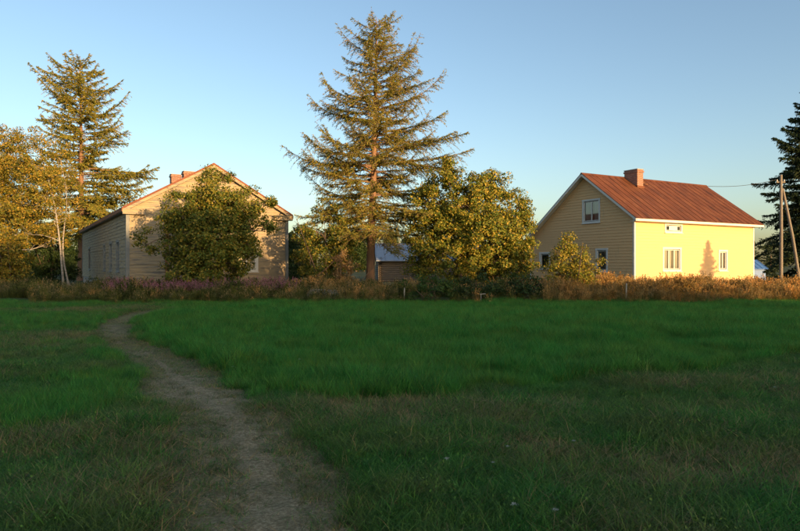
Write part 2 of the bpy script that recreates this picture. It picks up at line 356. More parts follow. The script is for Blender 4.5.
def siding(mb, o, ud, nd, z0, prof, openings, bh, rng, jitter=0.003, lap=0.024, thick=0.012):
    """horizontal lapped boards on a wall; o = wall start, ud along, nd outward"""
    o = np.array(o, float); ud = np.array([*ud, 0.]); nd = np.array([*nd, 0.])
    top = max(z for _, z in prof); z = z0
    while z < top - 0.02:
        zb = min(z + bh, top - 0.005)
        lo0, hi0 = profile_range(prof, z); lo1, hi1 = profile_range(prof, zb)
        segs = [(lo0, hi0, lo1, hi1)]
        for (a, b, c, d) in openings:
            if z < d and zb > c:
                ns = []
                for (l0, h0, l1, h1) in segs:
                    if l0 < a < h0 or l0 < b < h0:
                        if a > l0: ns.append((l0, a, min(l1, a), a))
                        if b < h0: ns.append((b, h0, b, max(h1, b)))
                    else: ns.append((l0, h0, l1, h1))
                segs = ns
        for (l0, h0, l1, h1) in segs:
            if h0 - l0 < 0.03: continue
            j = rng.normal(0, jitter); pb = thick + lap + j; pt = thick + j*0.5
            V = [o + ud*l0, o + ud*h0, o + ud*h1, o + ud*l1]; zz = [z, z, zb, zb]
            fr = [V[k] + nd*(pb if k < 2 else pt) + np.array([0, 0, zz[k]]) for k in range(4)]
            bk = [V[k] + np.array([0, 0, zz[k]]) for k in range(4)]
            mb.add(fr + bk, [(0,1,2,3),(7,6,5,4),(4,5,1,0),(5,6,2,1),(6,7,3,2),(7,4,0,3)])
        z += bh

def window(parent, o, ud, nd, u0, u1, z0, z1, trim, cas=0.11, mull=1, bars=0, curtain=True, rng=None, sash=None, blind=0.0):
    """window part: casing; children pane, sash_frame, sill, curtain"""
    o = np.array(o, float); U = np.array([*ud, 0.]); N = np.array([*nd, 0.])
    def pb(mb, a0, a1, c0, c1, d0, d1):
        p = lambda u, d, z: tuple(o + U*u + N*d + np.array([0, 0, z]))
        flip = np.cross(U, N)[2] < 0
        lo = [p(a0,d0,c0), p(a1,d0,c0), p(a1,d1,c0), p(a0,d1,c0)]; hi = [p(a0,d0,c1), p(a1,d0,c1), p(a1,d1,c1), p(a0,d1,c1)]
        if flip: lo = lo[::-1]; hi = hi[::-1]
        mb.hexa(lo, hi)
    m = MB()
    pb(m, u0-cas, u0+0.012, z0-0.02, z1+0.02, -0.12, 0.05); pb(m, u1-0.012, u1+cas, z0-0.02, z1+0.02, -0.12, 0.05)
    pb(m, u0-cas-0.02, u1+cas+0.02, z1+0.021, z1+cas+0.02, -0.12, 0.056)
    pb(m, u0-cas, u1+cas, z0-cas, z0-0.021, -0.12, 0.05)
    w = m.build('window', trim, parent)
    s = MB(); f = 0.055
    pb(s, u0+0.013, u0+f, z0+0.013, z1-0.013, -0.07, -0.02); pb(s, u1-f, u1-0.013, z0+0.013, z1-0.013, -0.07, -0.02)
    pb(s, u0+f+0.001, u1-f-0.001, z1-f, z1-0.013, -0.07, -0.02); pb(s, u0+f+0.001, u1-f-0.001, z0+0.013, z0+f, -0.07, -0.02)
    for k in range(mull):
        c = u0 + (u1-u0)*(k+1)/(mull+1) if mull != -1 else u0 + (u1-u0)*0.36
        pb(s, c-0.035, c+0.035, z0+f+0.001, z1-f-0.001, -0.07, -0.018)
    for k in range(bars):
        c = z0 + (z1-z0)*(k+1)/(bars+1); pb(s, u0+f+0.001, u1-f-0.001, c-0.014, c+0.014, -0.066, -0.026)
    s.build('sash', sash or trim, w)
    p = MB(); 
    q = lambda u, z: tuple(o + U*u + N*(-0.05) + np.array([0, 0, z]))
    V = [q(u0+0.03, z0+0.03), q(u1-0.03, z0+0.03), q(u1-0.03, z1-0.03), q(u0+0.03, z1-0.03)]
    if np.dot(np.cross(U, (0, 0, 1)), N) < 0: V = V[::-1]      # glass faces outwards
    p.add(V, [(0,1,2,3)]); p.build('pane', M['glass'], w)
    sl = MB(); pb(sl, u0-cas-0.03, u1+cas+0.03, z0-cas-0.05, z0-cas-0.005, 0.0, 0.11); sl.build('sill', trim, w)
    if curtain:
        for (a, b) in ((u0+0.03, u0+(u1-u0)*0.40), (u0+(u1-u0)*0.60, u1-0.03)):
            n = 28; us = np.linspace(a, b, n); cv = []
            for zz in (z0+0.02, z1-0.02):
                for k, u in enumerate(us):
                    d = -0.13 + 0.022*math.sin(k*1.35) + 0.01*math.sin(k*0.6+1); cv.append(o + U*u + N*d + np.array([0, 0, zz]))
            cq = [(k, k+1, n+k+1, n+k) for k in range(n-1)]
            MB().add(cv, cq).build('curtain', M['curtain'], w)
        if blind:
            MB().add([o + U*u + N*-0.16 + np.array([0, 0, zz]) for (u, zz) in ((u0, z1-(z1-z0)*blind), (u1, z1-(z1-z0)*blind), (u1, z1), (u0, z1))], [(0,1,2,3)]).build('blind', M['curtain'], w)
    return w

# ---- yellow house on the right
HR = empty('yellow_house', (14.64, 38.0, 0.0), math.atan2(0.483, 0.875))
tag(HR, 'bright pale-yellow boarded house with rust-red metal roof and brick chimney', 'house')
L, W, PK, ZE, ZP = 12.5, 9.6, 4.0, 4.78, 7.72
SL = (ZP - ZE) / PK; ZB = ZP - (W - PK)*SL
rg = np.random.default_rng(3)
profg = [(0, ZE), (PK, ZP), (W, ZB)]
open_g = [(2.2, 3.0, 1.3, 2.6), (2.85, 4.2, 4.6, 5.95), (7.6, 8.5, 1.45, 2.45)]
open_f = [(2.75, 4.35, 1.35, 2.65), (2.95, 4.45, 3.86, 4.22), (8.55, 9.3, 1.35, 2.55)]
b = MB(); b.box((0.25, 0.25, 0.02), (L-0.25, W-0.25, ZB-0.3)); b.build('room_core', M['interior'], HR)
b = MB(); b.box((0.03, 0.03, -0.25), (L-0.03, W-0.03, 0.45)); b.build('foundation', M['concrete'], HR)
b = MB(); siding(b, (0, 0, 0), (1, 0), (0, -1), 0.46, [(0, ZE-0.02), (L, ZE-0.02)], open_f, 0.19, rg, 0.001); tag(b.build('front_siding', M['yellow_siding'], HR), kind='stuff')
b = MB(); siding(b, (0, 0, 0), (0, 1), (-1, 0), 0.46, profg, open_g, 0.19, rg, 0.001); tag(b.build('gable_siding', M['yellow_siding'], HR), kind='stuff')
b = MB(); siding(b, (L, 0, 0), (0, 1), (1, 0), 0.46, profg, [], 0.19, rg, 0.001); siding(b, (0, W, 0), (1, 0), (0, 1), 0.46, [(0, ZB-0.02), (L, ZB-0.02)], [], 0.19, rg, 0.001)
tag(b.build('rear_siding', M['yellow_siding'], HR), kind='stuff')
for (x, y, zt) in ((0, 0, ZE), (L, 0, ZE), (0, W, ZB), (L, W, ZB)):
    b = MB(); sx = -1 if x == 0 else 1; sy = -1 if y == 0 else 1
    x0, x1 = sorted((x + sx*0.045, x - sx*0.075)); y0, y1 = sorted((y + sy*0.045, y - sy*0.075))
    b.box((x0, y0, 0.44), (x1, y1, zt-0.06)); b.build('corner_board', M['white_trim'], HR)
for i, (a, c, d, e) in enumerate(open_f):
    if i == 1:   # attic slit window with two panes
        vw = window(HR, (0, 0, 0), (1, 0), (0, -1), a, c, d, e, M['white_trim'], 0.12, 2, 0, False)
        b = MB(); b.box((a+0.34, 0.0, d+0.05), (c-0.34, 0.015, e-0.05)); b.build('panel', M['white_trim'], vw)
    else: window(HR, (0, 0, 0), (1, 0), (0, -1), a, c, d, e, M['white_trim'], 0.12, 2 if i == 0 else 1, 0, True, blind=0.95)
for i, (a, c, d, e) in enumerate(open_g):
    window(HR, (0, 0, 0), (0, 1), (-1, 0), a, c, d, e, M['white_trim'], 0.12, (0, 1, 0)[i], 0, i != 2)
# roof
rf = MB(); OH, EV = 0.42, 0.50       # gable and eave overhangs
def rz(y): return ZP - SL*abs(y - PK)
th = 0.10
for (ya, yb) in ((-EV, PK), (PK, W + 0.45)):
    za, zb = rz(ya) + 0.02, rz(yb) + 0.02
    rf.hexa([(-OH, ya, za), (L+OH, ya, za), (L+OH, yb, zb), (-OH, yb, zb)], [(-OH, ya, za+th), (L+OH, ya, za+th), (L+OH, yb, zb+th), (-OH, yb, zb+th)])
roof = rf.build('roof', M['white_trim'], HR)
pw = 0.61; npan = int(math.ceil((L + 2*OH + 0.08)/pw)); pw = (L + 2*OH + 0.08)/npan
def panel_mesh(ya, yb):
    m = MB(); za, zb = rz(ya) + 0.02 + th + 0.004, rz(yb) + 0.02 + th + 0.004
    t = 0.022
    m.hexa([(0.004, ya, za), (pw-0.004, ya, za), (pw-0.004, yb, zb), (0.004, yb, zb)], [(0.004, ya, za+t), (pw-0.004, ya, za+t), (pw-0.004, yb, zb+t), (0.004, yb, zb+t)])
    s0 = 0.0
    m.hexa([(s0-0.014, ya, za+0.006), (s0+0.014, ya, za+0.006), (s0+0.014, yb, zb+0.006), (s0-0.014, yb, zb+0.006)],
           [(s0-0.010, ya, za+0.045), (s0+0.010, ya, za+0.045), (s0+0.010, yb, zb+0.045), (s0-0.010, yb, zb+0.045)])
    V, Q = m.data(); me = mesh_np('roof_panel', V, Q); me.materials.append(M['red_roof']); return me
for me in (panel_mesh(-EV-0.05, PK-0.01), panel_mesh(W+0.5, PK+0.01)):
    for k in range(npan):
        o = bpy.data.objects.new('roof_panel', me); COL.objects.link(o); o.parent = roof; o.location = (-OH-0.04 + k*pw, 0, 0.0015*(k % 3))
b = MB(); zt = ZP + th + 0.045
b.hexa([(-OH-0.05, PK-0.16, zt-0.10), (L+OH+0.05, PK-0.16, zt-0.10), (L+OH+0.05, PK+0.16, zt-0.10), (-OH-0.05, PK+0.16, zt-0.10)],
       [(-OH-0.05, PK-0.03, zt+0.045), (L+OH+0.05, PK-0.03, zt+0.045), (L+OH+0.05, PK+0.03, zt+0.045), (-OH-0.05, PK+0.03, zt+0.045)])
b.build('ridge_cap', M['red_roof'], roof)
for x in (-OH-0.02, L+OH+0.02):      # barge boards
    for ya, yb in ((-EV-0.02, PK), (PK, W+0.47)):
        b = MB(); za, zb = rz(ya) - 0.05, rz(yb) - 0.05; h = 0.165; d = 0.03
        b.hexa([(x-d, ya, za), (x+d, ya, za), (x+d, yb, zb), (x-d, yb, zb)], [(x-d, ya, za+h), (x+d, ya, za+h), (x+d, yb, zb+h), (x-d, yb, zb+h)])
        b.build('barge_board', M['white_trim'], roof)
b = MB(); ze = rz(-EV) - 0.05; b.box((-OH+0.02, -EV-0.035, ze), (L+OH-0.02, -EV-0.002, ze+0.155)); b.build('fascia', M['white_trim'], roof)
b = MB(); b.box((-OH+0.02, -EV, rz(-EV)-0.06), (L+OH-0.02, -0.03, rz(-EV)-0.03)); b.build('soffit', M['white_trim'], roof)
# chimney (stands across the ridge), with a cap course and two flues
cx, cy, ca, cb = 4.05, PK - 0.55, 0.30, 0.56
b = MB(); b.box((cx-ca, cy-cb, rz(cy-cb)-0.2), (cx+ca, cy+cb, 8.30)); b.box((cx-ca-0.045, cy-cb-0.045, 8.12), (cx+ca+0.045, cy+cb+0.045, 8.24))
ch = b.build('chimney', M['brick'], HR)
b = MB(); b.box((cx-ca-0.03, cy-cb-0.03, 8.302), (cx+ca+0.03, cy+cb+0.03, 8.36)); b.build('cap', M['concrete'], ch)
b = MB(); b.box((cx-ca-0.06, cy-cb-0.06, rz(cy-cb-0.06)+0.06), (cx+ca+0.06, cy+cb*0.2, rz(cy-cb)+0.26)); b.build('flashing', M['red_roof'], ch)
lad = MB()
for xx in (cx+0.75, cx+1.1):
    pts = [(xx, PK-0.9, rz(PK-0.9)+0.26), (xx, PK-0.05, ZP+0.30), (xx, PK+0.6, rz(PK+0.6)+0.26)]
    lad.tube(pts, 0.03, 6)
for k in range(4): y = PK-0.85+0.25*k; lad.tube([(cx+0.75, y, rz(y)+0.27), (cx+1.1, y, rz(y)+0.27)], 0.025, 6)
lad.build('roof_ladder', M['dark_wood'], roof)

# ---- old house on the left
HL = empty('old_house', (-15.45, 34.4, 0.0), math.atan2(0.533, 0.845))
tag(HL, 'long weathered cream wooden house with low gable and two chimneys behind a tree', 'house')
W2, L2, ZE2, ZP2 = 9.6, 27.0, 4.92, 7.68
S2 = (ZP2 - ZE2)/(W2/2)
profl = [(0, ZE2), (W2/2, ZP2), (W2, ZE2)]
og = [(3.5, 4.6, 1.35, 2.85), (6.3, 7.5, 1.35, 2.85)]
os_ = [(2.9, 4.0, 1.35, 3.0), (6.2, 7.3, 1.35, 3.0), (9.6, 10.7, 1.35, 3.0), (20.0, 21.1, 1.35, 3.0)]
rg = np.random.default_rng(5)
b = MB(); b.box((0.25, 0.25, 0.02), (W2-0.25, L2-0.25, ZE2-0.4)); b.build('room_core', M['interior'], HL)
b = MB(); b.box((0.03, 0.03, -0.25), (W2-0.03, L2-0.03, 0.6)); b.build('foundation', M['concrete'], HL)
b = MB(); siding(b, (0, 0, 0), (1, 0), (0, -1), 0.61, profl, og, 0.21, rg, 0.006); tag(b.build('gable_siding', M['old_siding'], HL), kind='stuff')
b = MB(); siding(b, (0, 0, 0), (0, 1), (-1, 0), 0.61, [(0, ZE2-0.02), (L2, ZE2-0.02)], os_, 0.21, rg, 0.007); tag(b.build('side_siding', M['old_siding'], HL), kind='stuff')
b = MB(); siding(b, (W2, 0, 0), (0, 1), (1, 0), 0.61, [(0, ZE2-0.02), (L2, ZE2-0.02)], [], 0.185, rg, 0.006); siding(b, (0, L2, 0), (1, 0), (0, 1), 0.61, profl, [], 0.185, rg, 0.006)
tag(b.build('rear_siding', M['old_siding'], HL), kind='stuff')
for (x, y) in ((0, 0), (W2, 0), (0, L2), (W2, L2)):
    b = MB(); sx = -1 if x == 0 else 1; sy = -1 if y == 0 else 1
    x0, x1 = sorted((x + sx*0.06, x - sx*0.13)); y0, y1 = sorted((y + sy*0.06, y - sy*0.13))
    b.box((x0, y0, 0.55), (x1, y1, ZE2-0.13)); b.build('corner_board', M['old_trim'], HL)
for i, (a, c, d, e) in enumerate(og): window(HL, (0, 0, 0), (1, 0), (0, -1), a, c, d, e, M['white_trim'] if i == 1 else M['old_trim'], 0.14, 1, 2 if i < 2 else 0, i == 1)
for (a, c, d, e) in os_: window(HL, (0, 0, 0), (0, 1), (-1, 0), a, c, d, e, M['old_trim'], 0.14, 1, 2, False)
b = MB(); b.box((2.05, -0.075, 0.5), (2.25, -0.035, 3.6)); b.build('batten', M['dark_wood'], HL)
rf = MB(); OG, OE = 0.30, 0.28; th2 = 0.12
def rz2(x): return ZP2 - S2*abs(x - W2/2)
for xa, xb in ((-OE, W2/2), (W2/2, W2+OE)):
    za, zb = rz2(xa)+0.01, rz2(xb)+0.01
    rf.hexa([(xa, -OG, za), (xb, -OG, zb), (xb, L2+OG, zb), (xa, L2+OG, za)], [(xa, -OG, za+th2), (xb, -OG, zb+th2), (xb, L2+OG, zb+th2), (xa, L2+OG, za+th2)])
roof2 = rf.build('roof', M['old_roof'], HL)
for xa, xb in ((-OE, W2/2), (W2/2, W2+OE)):      # pale rake board under the red roof edge
    za, zb = rz2(xa)-0.17, rz2(xb)-0.17; b = MB()
    b.hexa([(xa, -OG-0.02, za), (xb, -OG-0.02, zb), (xb, -OG+0.03, zb), (xa, -OG+0.03, za)], [(xa, -OG-0.02, za+0.175), (xb, -OG-0.02, zb+0.175), (xb, -OG+0.03, zb+0.175), (xa, -OG+0.03, za+0.175)])
    b.build('rake_board', M['old_siding'], roof2)
for sx, xe in ((-1, 0), (1, W2)):
    b = MB(); x0, x1 = sorted((xe + sx*(OE+0.03), xe + sx*OE*0.98)); z = rz2(-OE)-0.16
    b.box((x0, -OG, z+0.05), (x1, L2+OG, z+0.235)); b.build('fascia', M['dark_wood'], roof2)
    b = MB(); x0, x1 = sorted((xe + sx*OE*0.97, xe + sx*0.035)); b.box((x0, -OG+0.04, z+0.02), (x1, L2+OG-0.02, z+0.06)); b.build('soffit', M['old_trim'], roof2)
    # boxed cornice return at the gable foot
    b = MB(); x0, x1 = sorted((xe + sx*(OE-0.02), xe - sx*0.95)); b.box((x0, -OG-0.01, ZE2-0.42), (x1, -0.03, ZE2-0.17)); b.box((x0, -OG-0.05, ZE2-0.17), (x1, -0.03, ZE2-0.12))
    b.build('cornice_return', M['old_siding'], roof2)
for t, w, hh in ((6.4, 0.36, 0.42), (10.4, 0.36, 0.72)):
    b = MB(); xr = W2/2 + 0.05; b.box((xr-w, t-w*0.8, ZP2-0.5), (xr+w, t+w*0.8, ZP2+hh)); b.box((xr-w-0.05, t-w*0.8-0.05, ZP2+hh-0.17), (xr+w+0.05, t+w*0.8+0.05, ZP2+hh-0.06))
    c = b.build('chimney', M['brick'], HL)
    m = MB(); m.box((xr-w-0.03, t-w*0.8-0.03, ZP2+hh+0.002), (xr+w+0.03, t+w*0.8+0.03, ZP2+hh+0.05)); m.build('cap', M['concrete'], c)

# ---- log barn behind the trees
BN = empty('log_barn', (-1.9, 60.0, 0.0), R(6))
tag(BN, 'low grey log barn with pale galvanised roof behind the trees', 'barn')
BL, BW, BE, BPk = 12.0, 6.5, 2.35, 3.85
for k in range(11):
    b = MB(); z = 0.1 + k*0.21
    b.tube([(-0.25, 0, z), (BL+0.25, 0, z)], 0.115, 6); b.build('log', M['log'], BN)
for x in (0, BL):
    b = MB()
    for k in range(11): b.tube([(x, -0.25, 0.2+k*0.21), (x, BW+0.25, 0.2+k*0.21)], 0.115, 6)
    tag(b.build('end_logs', M['log'], BN), kind='stuff')
b = MB(); b.box((0.1, 0.1, 0), (BL-0.1, BW-0.1, 2.3)); b.build('room_core', M['interior'], BN)
b = MB(); b.hexa([(0, 0.02, 2.3), (BL, 0.02, 2.3), (BL, BW, 2.3), (0, BW, 2.3)], [(0, BW/2-0.02, 3.75), (BL, BW/2-0.02, 3.75), (BL, BW/2+0.02, 3.75), (0, BW/2+0.02, 3.75)]); b.build('gable_boards', M['log'], BN)
b = MB()
for ya, yb in ((-0.7, BW/2), (BW+0.7, BW/2)):
    za = BPk - (BPk-BE)/(BW/2)*(abs(ya-BW/2)); b.hexa([(-0.5, ya, za), (BL+0.5, ya, za), (BL+0.5, yb, BPk), (-0.5, yb, BPk)], [(-0.5, ya, za+0.06), (BL+0.5, ya, za+0.06), (BL+0.5, yb, BPk+0.06), (-0.5, yb, BPk+0.06)])
rfb = b.build('roof', M['metal_roof'], BN)
for k in range(16):
    b = MB(); x = -0.4 + k*0.85; za = BPk - (BPk-BE)/(BW/2)*(BW/2+0.7); b.bar((x, -0.7, za+0.08), (x, BW/2, BPk+0.08), 0.04, 0.05); b.build('seam', M['metal_roof'], rfb)

# ---- low blue-roofed shed far right
SD = empty('blue_shed', (X(738, 66), 66.0, 0.0), R(10))
tag(SD, 'small low shed with blue metal sides right of the yellow house', 'shed')
b = MB(); b.box((0, 0, -0.1), (3.4, 3, 1.18)); b.build('wall', M['blue_roof'], SD)
b = MB()
for ya, yb, za, zb in ((-0.3, 1.5, 1.15, 2.2), (1.5, 3.3, 2.2, 1.15)):
    b.hexa([(-0.2, ya, za), (3.6, ya, za), (3.6, yb, zb), (-0.2, yb, zb)], [(-0.2, ya, za+0.06), (3.6, ya, za+0.06), (3.6, yb, zb+0.06), (-0.2, yb, zb+0.06)])
rs = b.build('roof', M['blue_roof'], SD)
for k in range(7):
    b = MB(); x = -0.1 + k*0.6; b.bar((x, -0.3, 1.22), (x, 1.5, 2.27), 0.05, 0.05); b.build('seam', M['blue_roof'], rs)

# ------------------------------------------------------------------ trees
def leaf_quads(C, size, rng, up=0.3, aspect=0.55, fold=0.25, dirs=None, face=None):
    """one folded diamond leaf at each centre"""
    n = len(C); size = np.broadcast_to(size, (n,))[:, None]
    d = rng.normal(size=(n, 3)) if dirs is None else dirs + rng.normal(size=(n, 3))*0.35
    d /= np.linalg.norm(d, axis=1)[:, None] + 1e-9
    nn = rng.normal(size=(n, 3)); nn[:, 2] += up*2
    if face is not None: nn = nn*0.7 + face*1.5
    s = np.cross(d, nn); s /= np.linalg.norm(s, axis=1)[:, None] + 1e-9
    m = np.cross(s, d)
    V = np.empty((n, 4, 3))
    V[:, 0] = C - d*size*0.5; V[:, 2] = C + d*size*0.5
    V[:, 1] = C + s*size*aspect*0.5 + m*size*fold*0.3; V[:, 3] = C - s*size*aspect*0.5 + m*size*fold*0.3
    return V.reshape(-1, 3), np.arange(n*4).reshape(n, 4)

def curve(a, b, rng, bend=0.12, n=6, sag=0.0):
    a = np.array(a, float); b = np.array(b, float); L = np.linalg.norm(b-a); t = np.linspace(0, 1, n)[:, None]
    off = rng.normal(size=3)*bend*L; off2 = rng.normal(size=3)*bend*L*0.5
    return a + (b-a)*t + np.sin(np.pi*t)*off + np.sin(2*np.pi*t)*off2 + np.sin(np.pi*t)*np.array([0, 0, sag*L])

def leafy_tree(name, label, cat, base, lobes, leafm, barkm, seed, leaf=0.11, dens=1.0, trunk_r=0.14, stems=1, group=None, cl_r=0.36, lean=None, per=95, fill=0.5, bare=0):
    """lobes: (x, y, z, rx, ry, rz, weight) world"""
    rng = np.random.default_rng(seed); bx, by = base[0], base[1]
    bz = gh(bx, by)
    root = empty(name, (bx, by, bz)); tag(root, label, cat, group)
    org = np.array([bx, by, bz]); tr = MB(); lv = []; fc = []
    tot_top = max(l[2] + l[5] for l in lobes)
    lowz = min(l[2] - l[5] for l in lobes)
    cen = np.average([l[:3] for l in lobes], axis=0, weights=[l[3]*l[5] for l in lobes])
    hubs = []
    for s in range(stems):
        b0 = org + np.array([rng.normal(0, 0.18), rng.normal(0, 0.18), -0.15]) if stems > 1 else org + np.array([0, 0, -0.15])
        topc = cen.copy(); topc[2] = bz + (tot_top - bz)*0.8
        if lean is not None: topc = np.array(lean, float)
        if stems > 1: topc[:2] += rng.normal(0, 0.9, 2)
        pts = curve(b0, topc, rng, 0.03, 12); rr = trunk_r*(1 - 0.85*np.linspace(0, 1, 12))*(0.65 if stems > 1 else 1)
        rr[0] *= 1.35
        tr.tube(pts - org, rr, 6); hubs.append(pts)
    for (lx, ly, lz, rx, ry, rzz, wt) in lobes:
        c = np.array([lx, ly, lz]); pts = hubs[rng.integers(len(hubs))]
        cand = pts[(pts[:, 2] < lz + 0.1*rzz)]; cand = cand if len(cand) else pts[:3]
        k = np.argmin(np.linalg.norm(cand - c, axis=1) + np.abs(cand[:, 2] - (lz - 1.0*rzz))*0.6)
        lim = curve(cand[k], c, rng, 0.08, 7, 0.08); tr.tube(lim - org, np.linspace(trunk_r*0.38, trunk_r*0.12, 7), 6)
        vol = rx*ry*rzz*4.19; nc = max(5, int(vol/(cl_r**3*4.19)*dens*wt*0.95))
        u = rng.normal(size=(nc, 3)); u /= np.linalg.norm(u, axis=1)[:, None]
        rad = np.where(rng.random(nc) < fill, rng.random(nc)**0.5*0.9, 0.78 + 0.30*rng.random(nc))
        cc = c + u*rad[:, None]*np.array([rx, ry, rzz])
        cc = cc[(cc[:, 2] > bz + 0.25) & (smooth_noise(cc[:, 0]*1.5 + cc[:, 1]*0.8, cc[:, 2]*1.5 - cc[:, 1]*0.6, seed) > -0.75)]
        for q in cc:
            if rng.random() < 0.55:
                st = lim[rng.integers(3, 7)]; tr.tube(curve(st, q, rng, 0.1, 5, 0.05) - org, np.linspace(trunk_r*0.10, 0.006, 5), 4)
            n = max(6, int(per*rng.uniform(0.5, 1.4))); r = cl_r*rng.uniform(0.7, 1.4)
            o = rng.normal(size=(n, 3)); o /= np.linalg.norm(o, axis=1)[:, None]; o *= (rng.random(n)**0.45)[:, None]*r*np.array([1.1, 1.1, 0.8])
            lv.append(q + o); fo = o/r + 1.2*(q - c)/max(rx, rzz); fc.append(fo/(np.linalg.norm(fo, axis=1)[:, None] + 1e-6))
    for k in range(bare):                             # a few bare twigs poking out
        l = lobes[rng.integers(len(lobes))]; u = rng.normal(size=3); u[2] = abs(u[2]); u /= np.linalg.norm(u)
        c = np.array(l[:3]); tr.tube(curve(c, c + u*np.array(l[3:6])*1.35, rng, 0.08, 5) - org, np.linspace(0.02, 0.006, 5), 4)
    tr.build('trunk', barkm, root, True)
    C = np.concatenate(lv) - org
    dirs = np.tile(np.array([[0, 0, -0.35]]), (len(C), 1)) + rng.normal(size=(len(C), 3))*0.8
    V, Q = leaf_quads(C, leaf*rng.uniform(0.4, 1.55, len(C)), rng, 0.25, 0.6, 0.3, dirs, np.concatenate(fc))
    me = mesh_np('crown', V, Q); me.materials.append(leafm); o = bpy.data.objects.new('crown', me); COL.objects.link(o); o.parent = root
    return root

def lob(Y, specs, dfac=1.0):
    """(px, py, rx, ry[, dy[, weight]]) seen at depth Y -> world lobes"""
    out = []
    for s in specs:
        px, py, rx, ry = s[:4]; dy = s[4] if len(s) > 4 else 0.0; wt = s[5] if len(s) > 5 else 1.0
        y = Y + dy; k = y/608.0
        out.append((X(px, y), y, Z(py, y), rx*k, max(rx, ry)*k*0.95*dfac, ry*k, wt))
    return out

def conifer(name, label, base, H, prof, needm, barkm, seed, nbr=130, start=0.1, droop=0.25, tip=0.25, hang=0.5, tw=0.16, needle=0.12, trunk_r=0.22, dens=1.0, group=None, asp=0.26, cat='tree', lean=(0, 0), extra=(), fluff=0.30, gap=0.032):
    """prof: [(height fraction, branch length)]"""
    rng = np.random.default_rng(seed); bz = gh(*base[:2]); root = empty(name, (base[0], base[1], bz)); tag(root, label, cat, group)
    tr = MB(); n = 16; t = np.linspace(0, 1, n)
    pts = np.stack([lean[0]*t**1.3 + 0.05*np.sin(t*5+seed), lean[1]*t + 0.05*np.cos(t*4), t*H], -1); pts[0, 2] = -0.2
    rr = trunk_r*(1-t)**0.85 + 0.012; rr[0] *= 1.3
    tr.tube(pts, rr, 8)
    pf = np.array(prof); C = []; D = []; br = MB()
    az = rng.uniform(0, 6.28)
    for k in range(nbr + len(extra)):
        f = start + (0.985 - start)*((k + rng.uniform(-0.3, 0.3))/nbr); f = min(max(f, start), 0.985)
        L = np.interp(f, pf[:, 0], pf[:, 1])*(rng.uniform(0.35, 0.7) if rng.random() < 0.45 else rng.uniform(0.75, 1.12))*(1 + 0.12*math.sin(az + seed) + 0.16*math.sin(f*27 + 2*az)); az += 2.4 + rng.normal(0, 0.35); dz = 0.0
        if k >= nbr: f, az, L, dz = extra[k - nbr]
        z0 = f*H; o = np.array([np.interp(f, t, pts[:, 0]), np.interp(f, t, pts[:, 1]), z0]); d = np.array([math.cos(az), math.sin(az), 0])
        sd = np.array([-d[1], d[0], 0]); m = 10; s = np.linspace(0, 1, m)
        low = 1 - f; rise = (0.62*min(f, 0.75) - 0.08) + rng.normal(0, 0.10); dr = droop*rng.uniform(0.6, 1.5); tp_ = tip*rng.uniform(0.2, 1.2); rise += dz
        zz = L*(rise*s - dr*(0.35+low)*s**1.6*1.3 + tp_*s**3.5) + rng.normal(0, 0.03)*L*s
        wob = rng.normal(0, 0.06)*L*np.sin(s*3)
        bp = o + d*(L*s)[:, None] + np.stack([0*s, 0*s, zz], -1) + sd*wob[:, None]
        br.tube(bp, np.linspace(0.010 + 0.009*L, 0.005, m), 4)
        nt = max(5, int(L/tw*dens))
        for q in range(nt):
            ss = rng.uniform(0.12, 1.0)**0.8; p = np.array([np.interp(ss, s, bp[:, i]) for i in range(3)])
            tl = 0.10 + fluff*L*(1-ss)**0.6*rng.uniform(0.25, 1.0); tl = min(tl, 1.5)
            side = rng.choice([-1, 1]); td = d*rng.uniform(0.35, 0.9) + sd*side*rng.uniform(0.5, 1.0); td /= np.linalg.norm(td)
            nn = max(5, int(tl/gap)); e = np.linspace(0.03, 1, nn)
            hz = -hang*tl*e**1.5*rng.uniform(-0.35, 1.25)
            tp = p + td*(tl*e)[:, None]; tp[:, 2] += hz
            if tl > 11*gap: br.tube(tp[[0, nn//2, nn-1]], [0.008, 0.006, 0.004], 4)
            C.append(tp + rng.normal(0, 0.022, tp.shape)); dd = np.gradient(tp, axis=0); D.append(dd/np.linalg.norm(dd, axis=1)[:, None] + rng.normal(0, 0.5, tp.shape))
        mcount = int(L/0.03); e = rng.uniform(0.15, 1.03, mcount); pp = np.stack([np.interp(e, s, bp[:, i]) for i in range(3)], -1)
        C.append(pp + rng.normal(0, 0.03, pp.shape)); D.append(np.tile(d, (mcount, 1)) + rng.normal(0, 0.6, pp.shape))
    tr.build('trunk', barkm, root, True)
    br.build('branches', M['twig'] if needm is not M['larch_needles'] else M['larch_bark'], root, True)
    C = np.concatenate(C); D = np.concatenate(D)
    V, Q = leaf_quads(C, needle*rng.uniform(0.6, 1.4, len(C)), rng, 0.3, asp, 0.2, D)
    me = mesh_np('crown', V, Q); me.materials.append(needm); o = bpy.data.objects.new('crown', me); COL.objects.link(o); o.parent = root
    return root

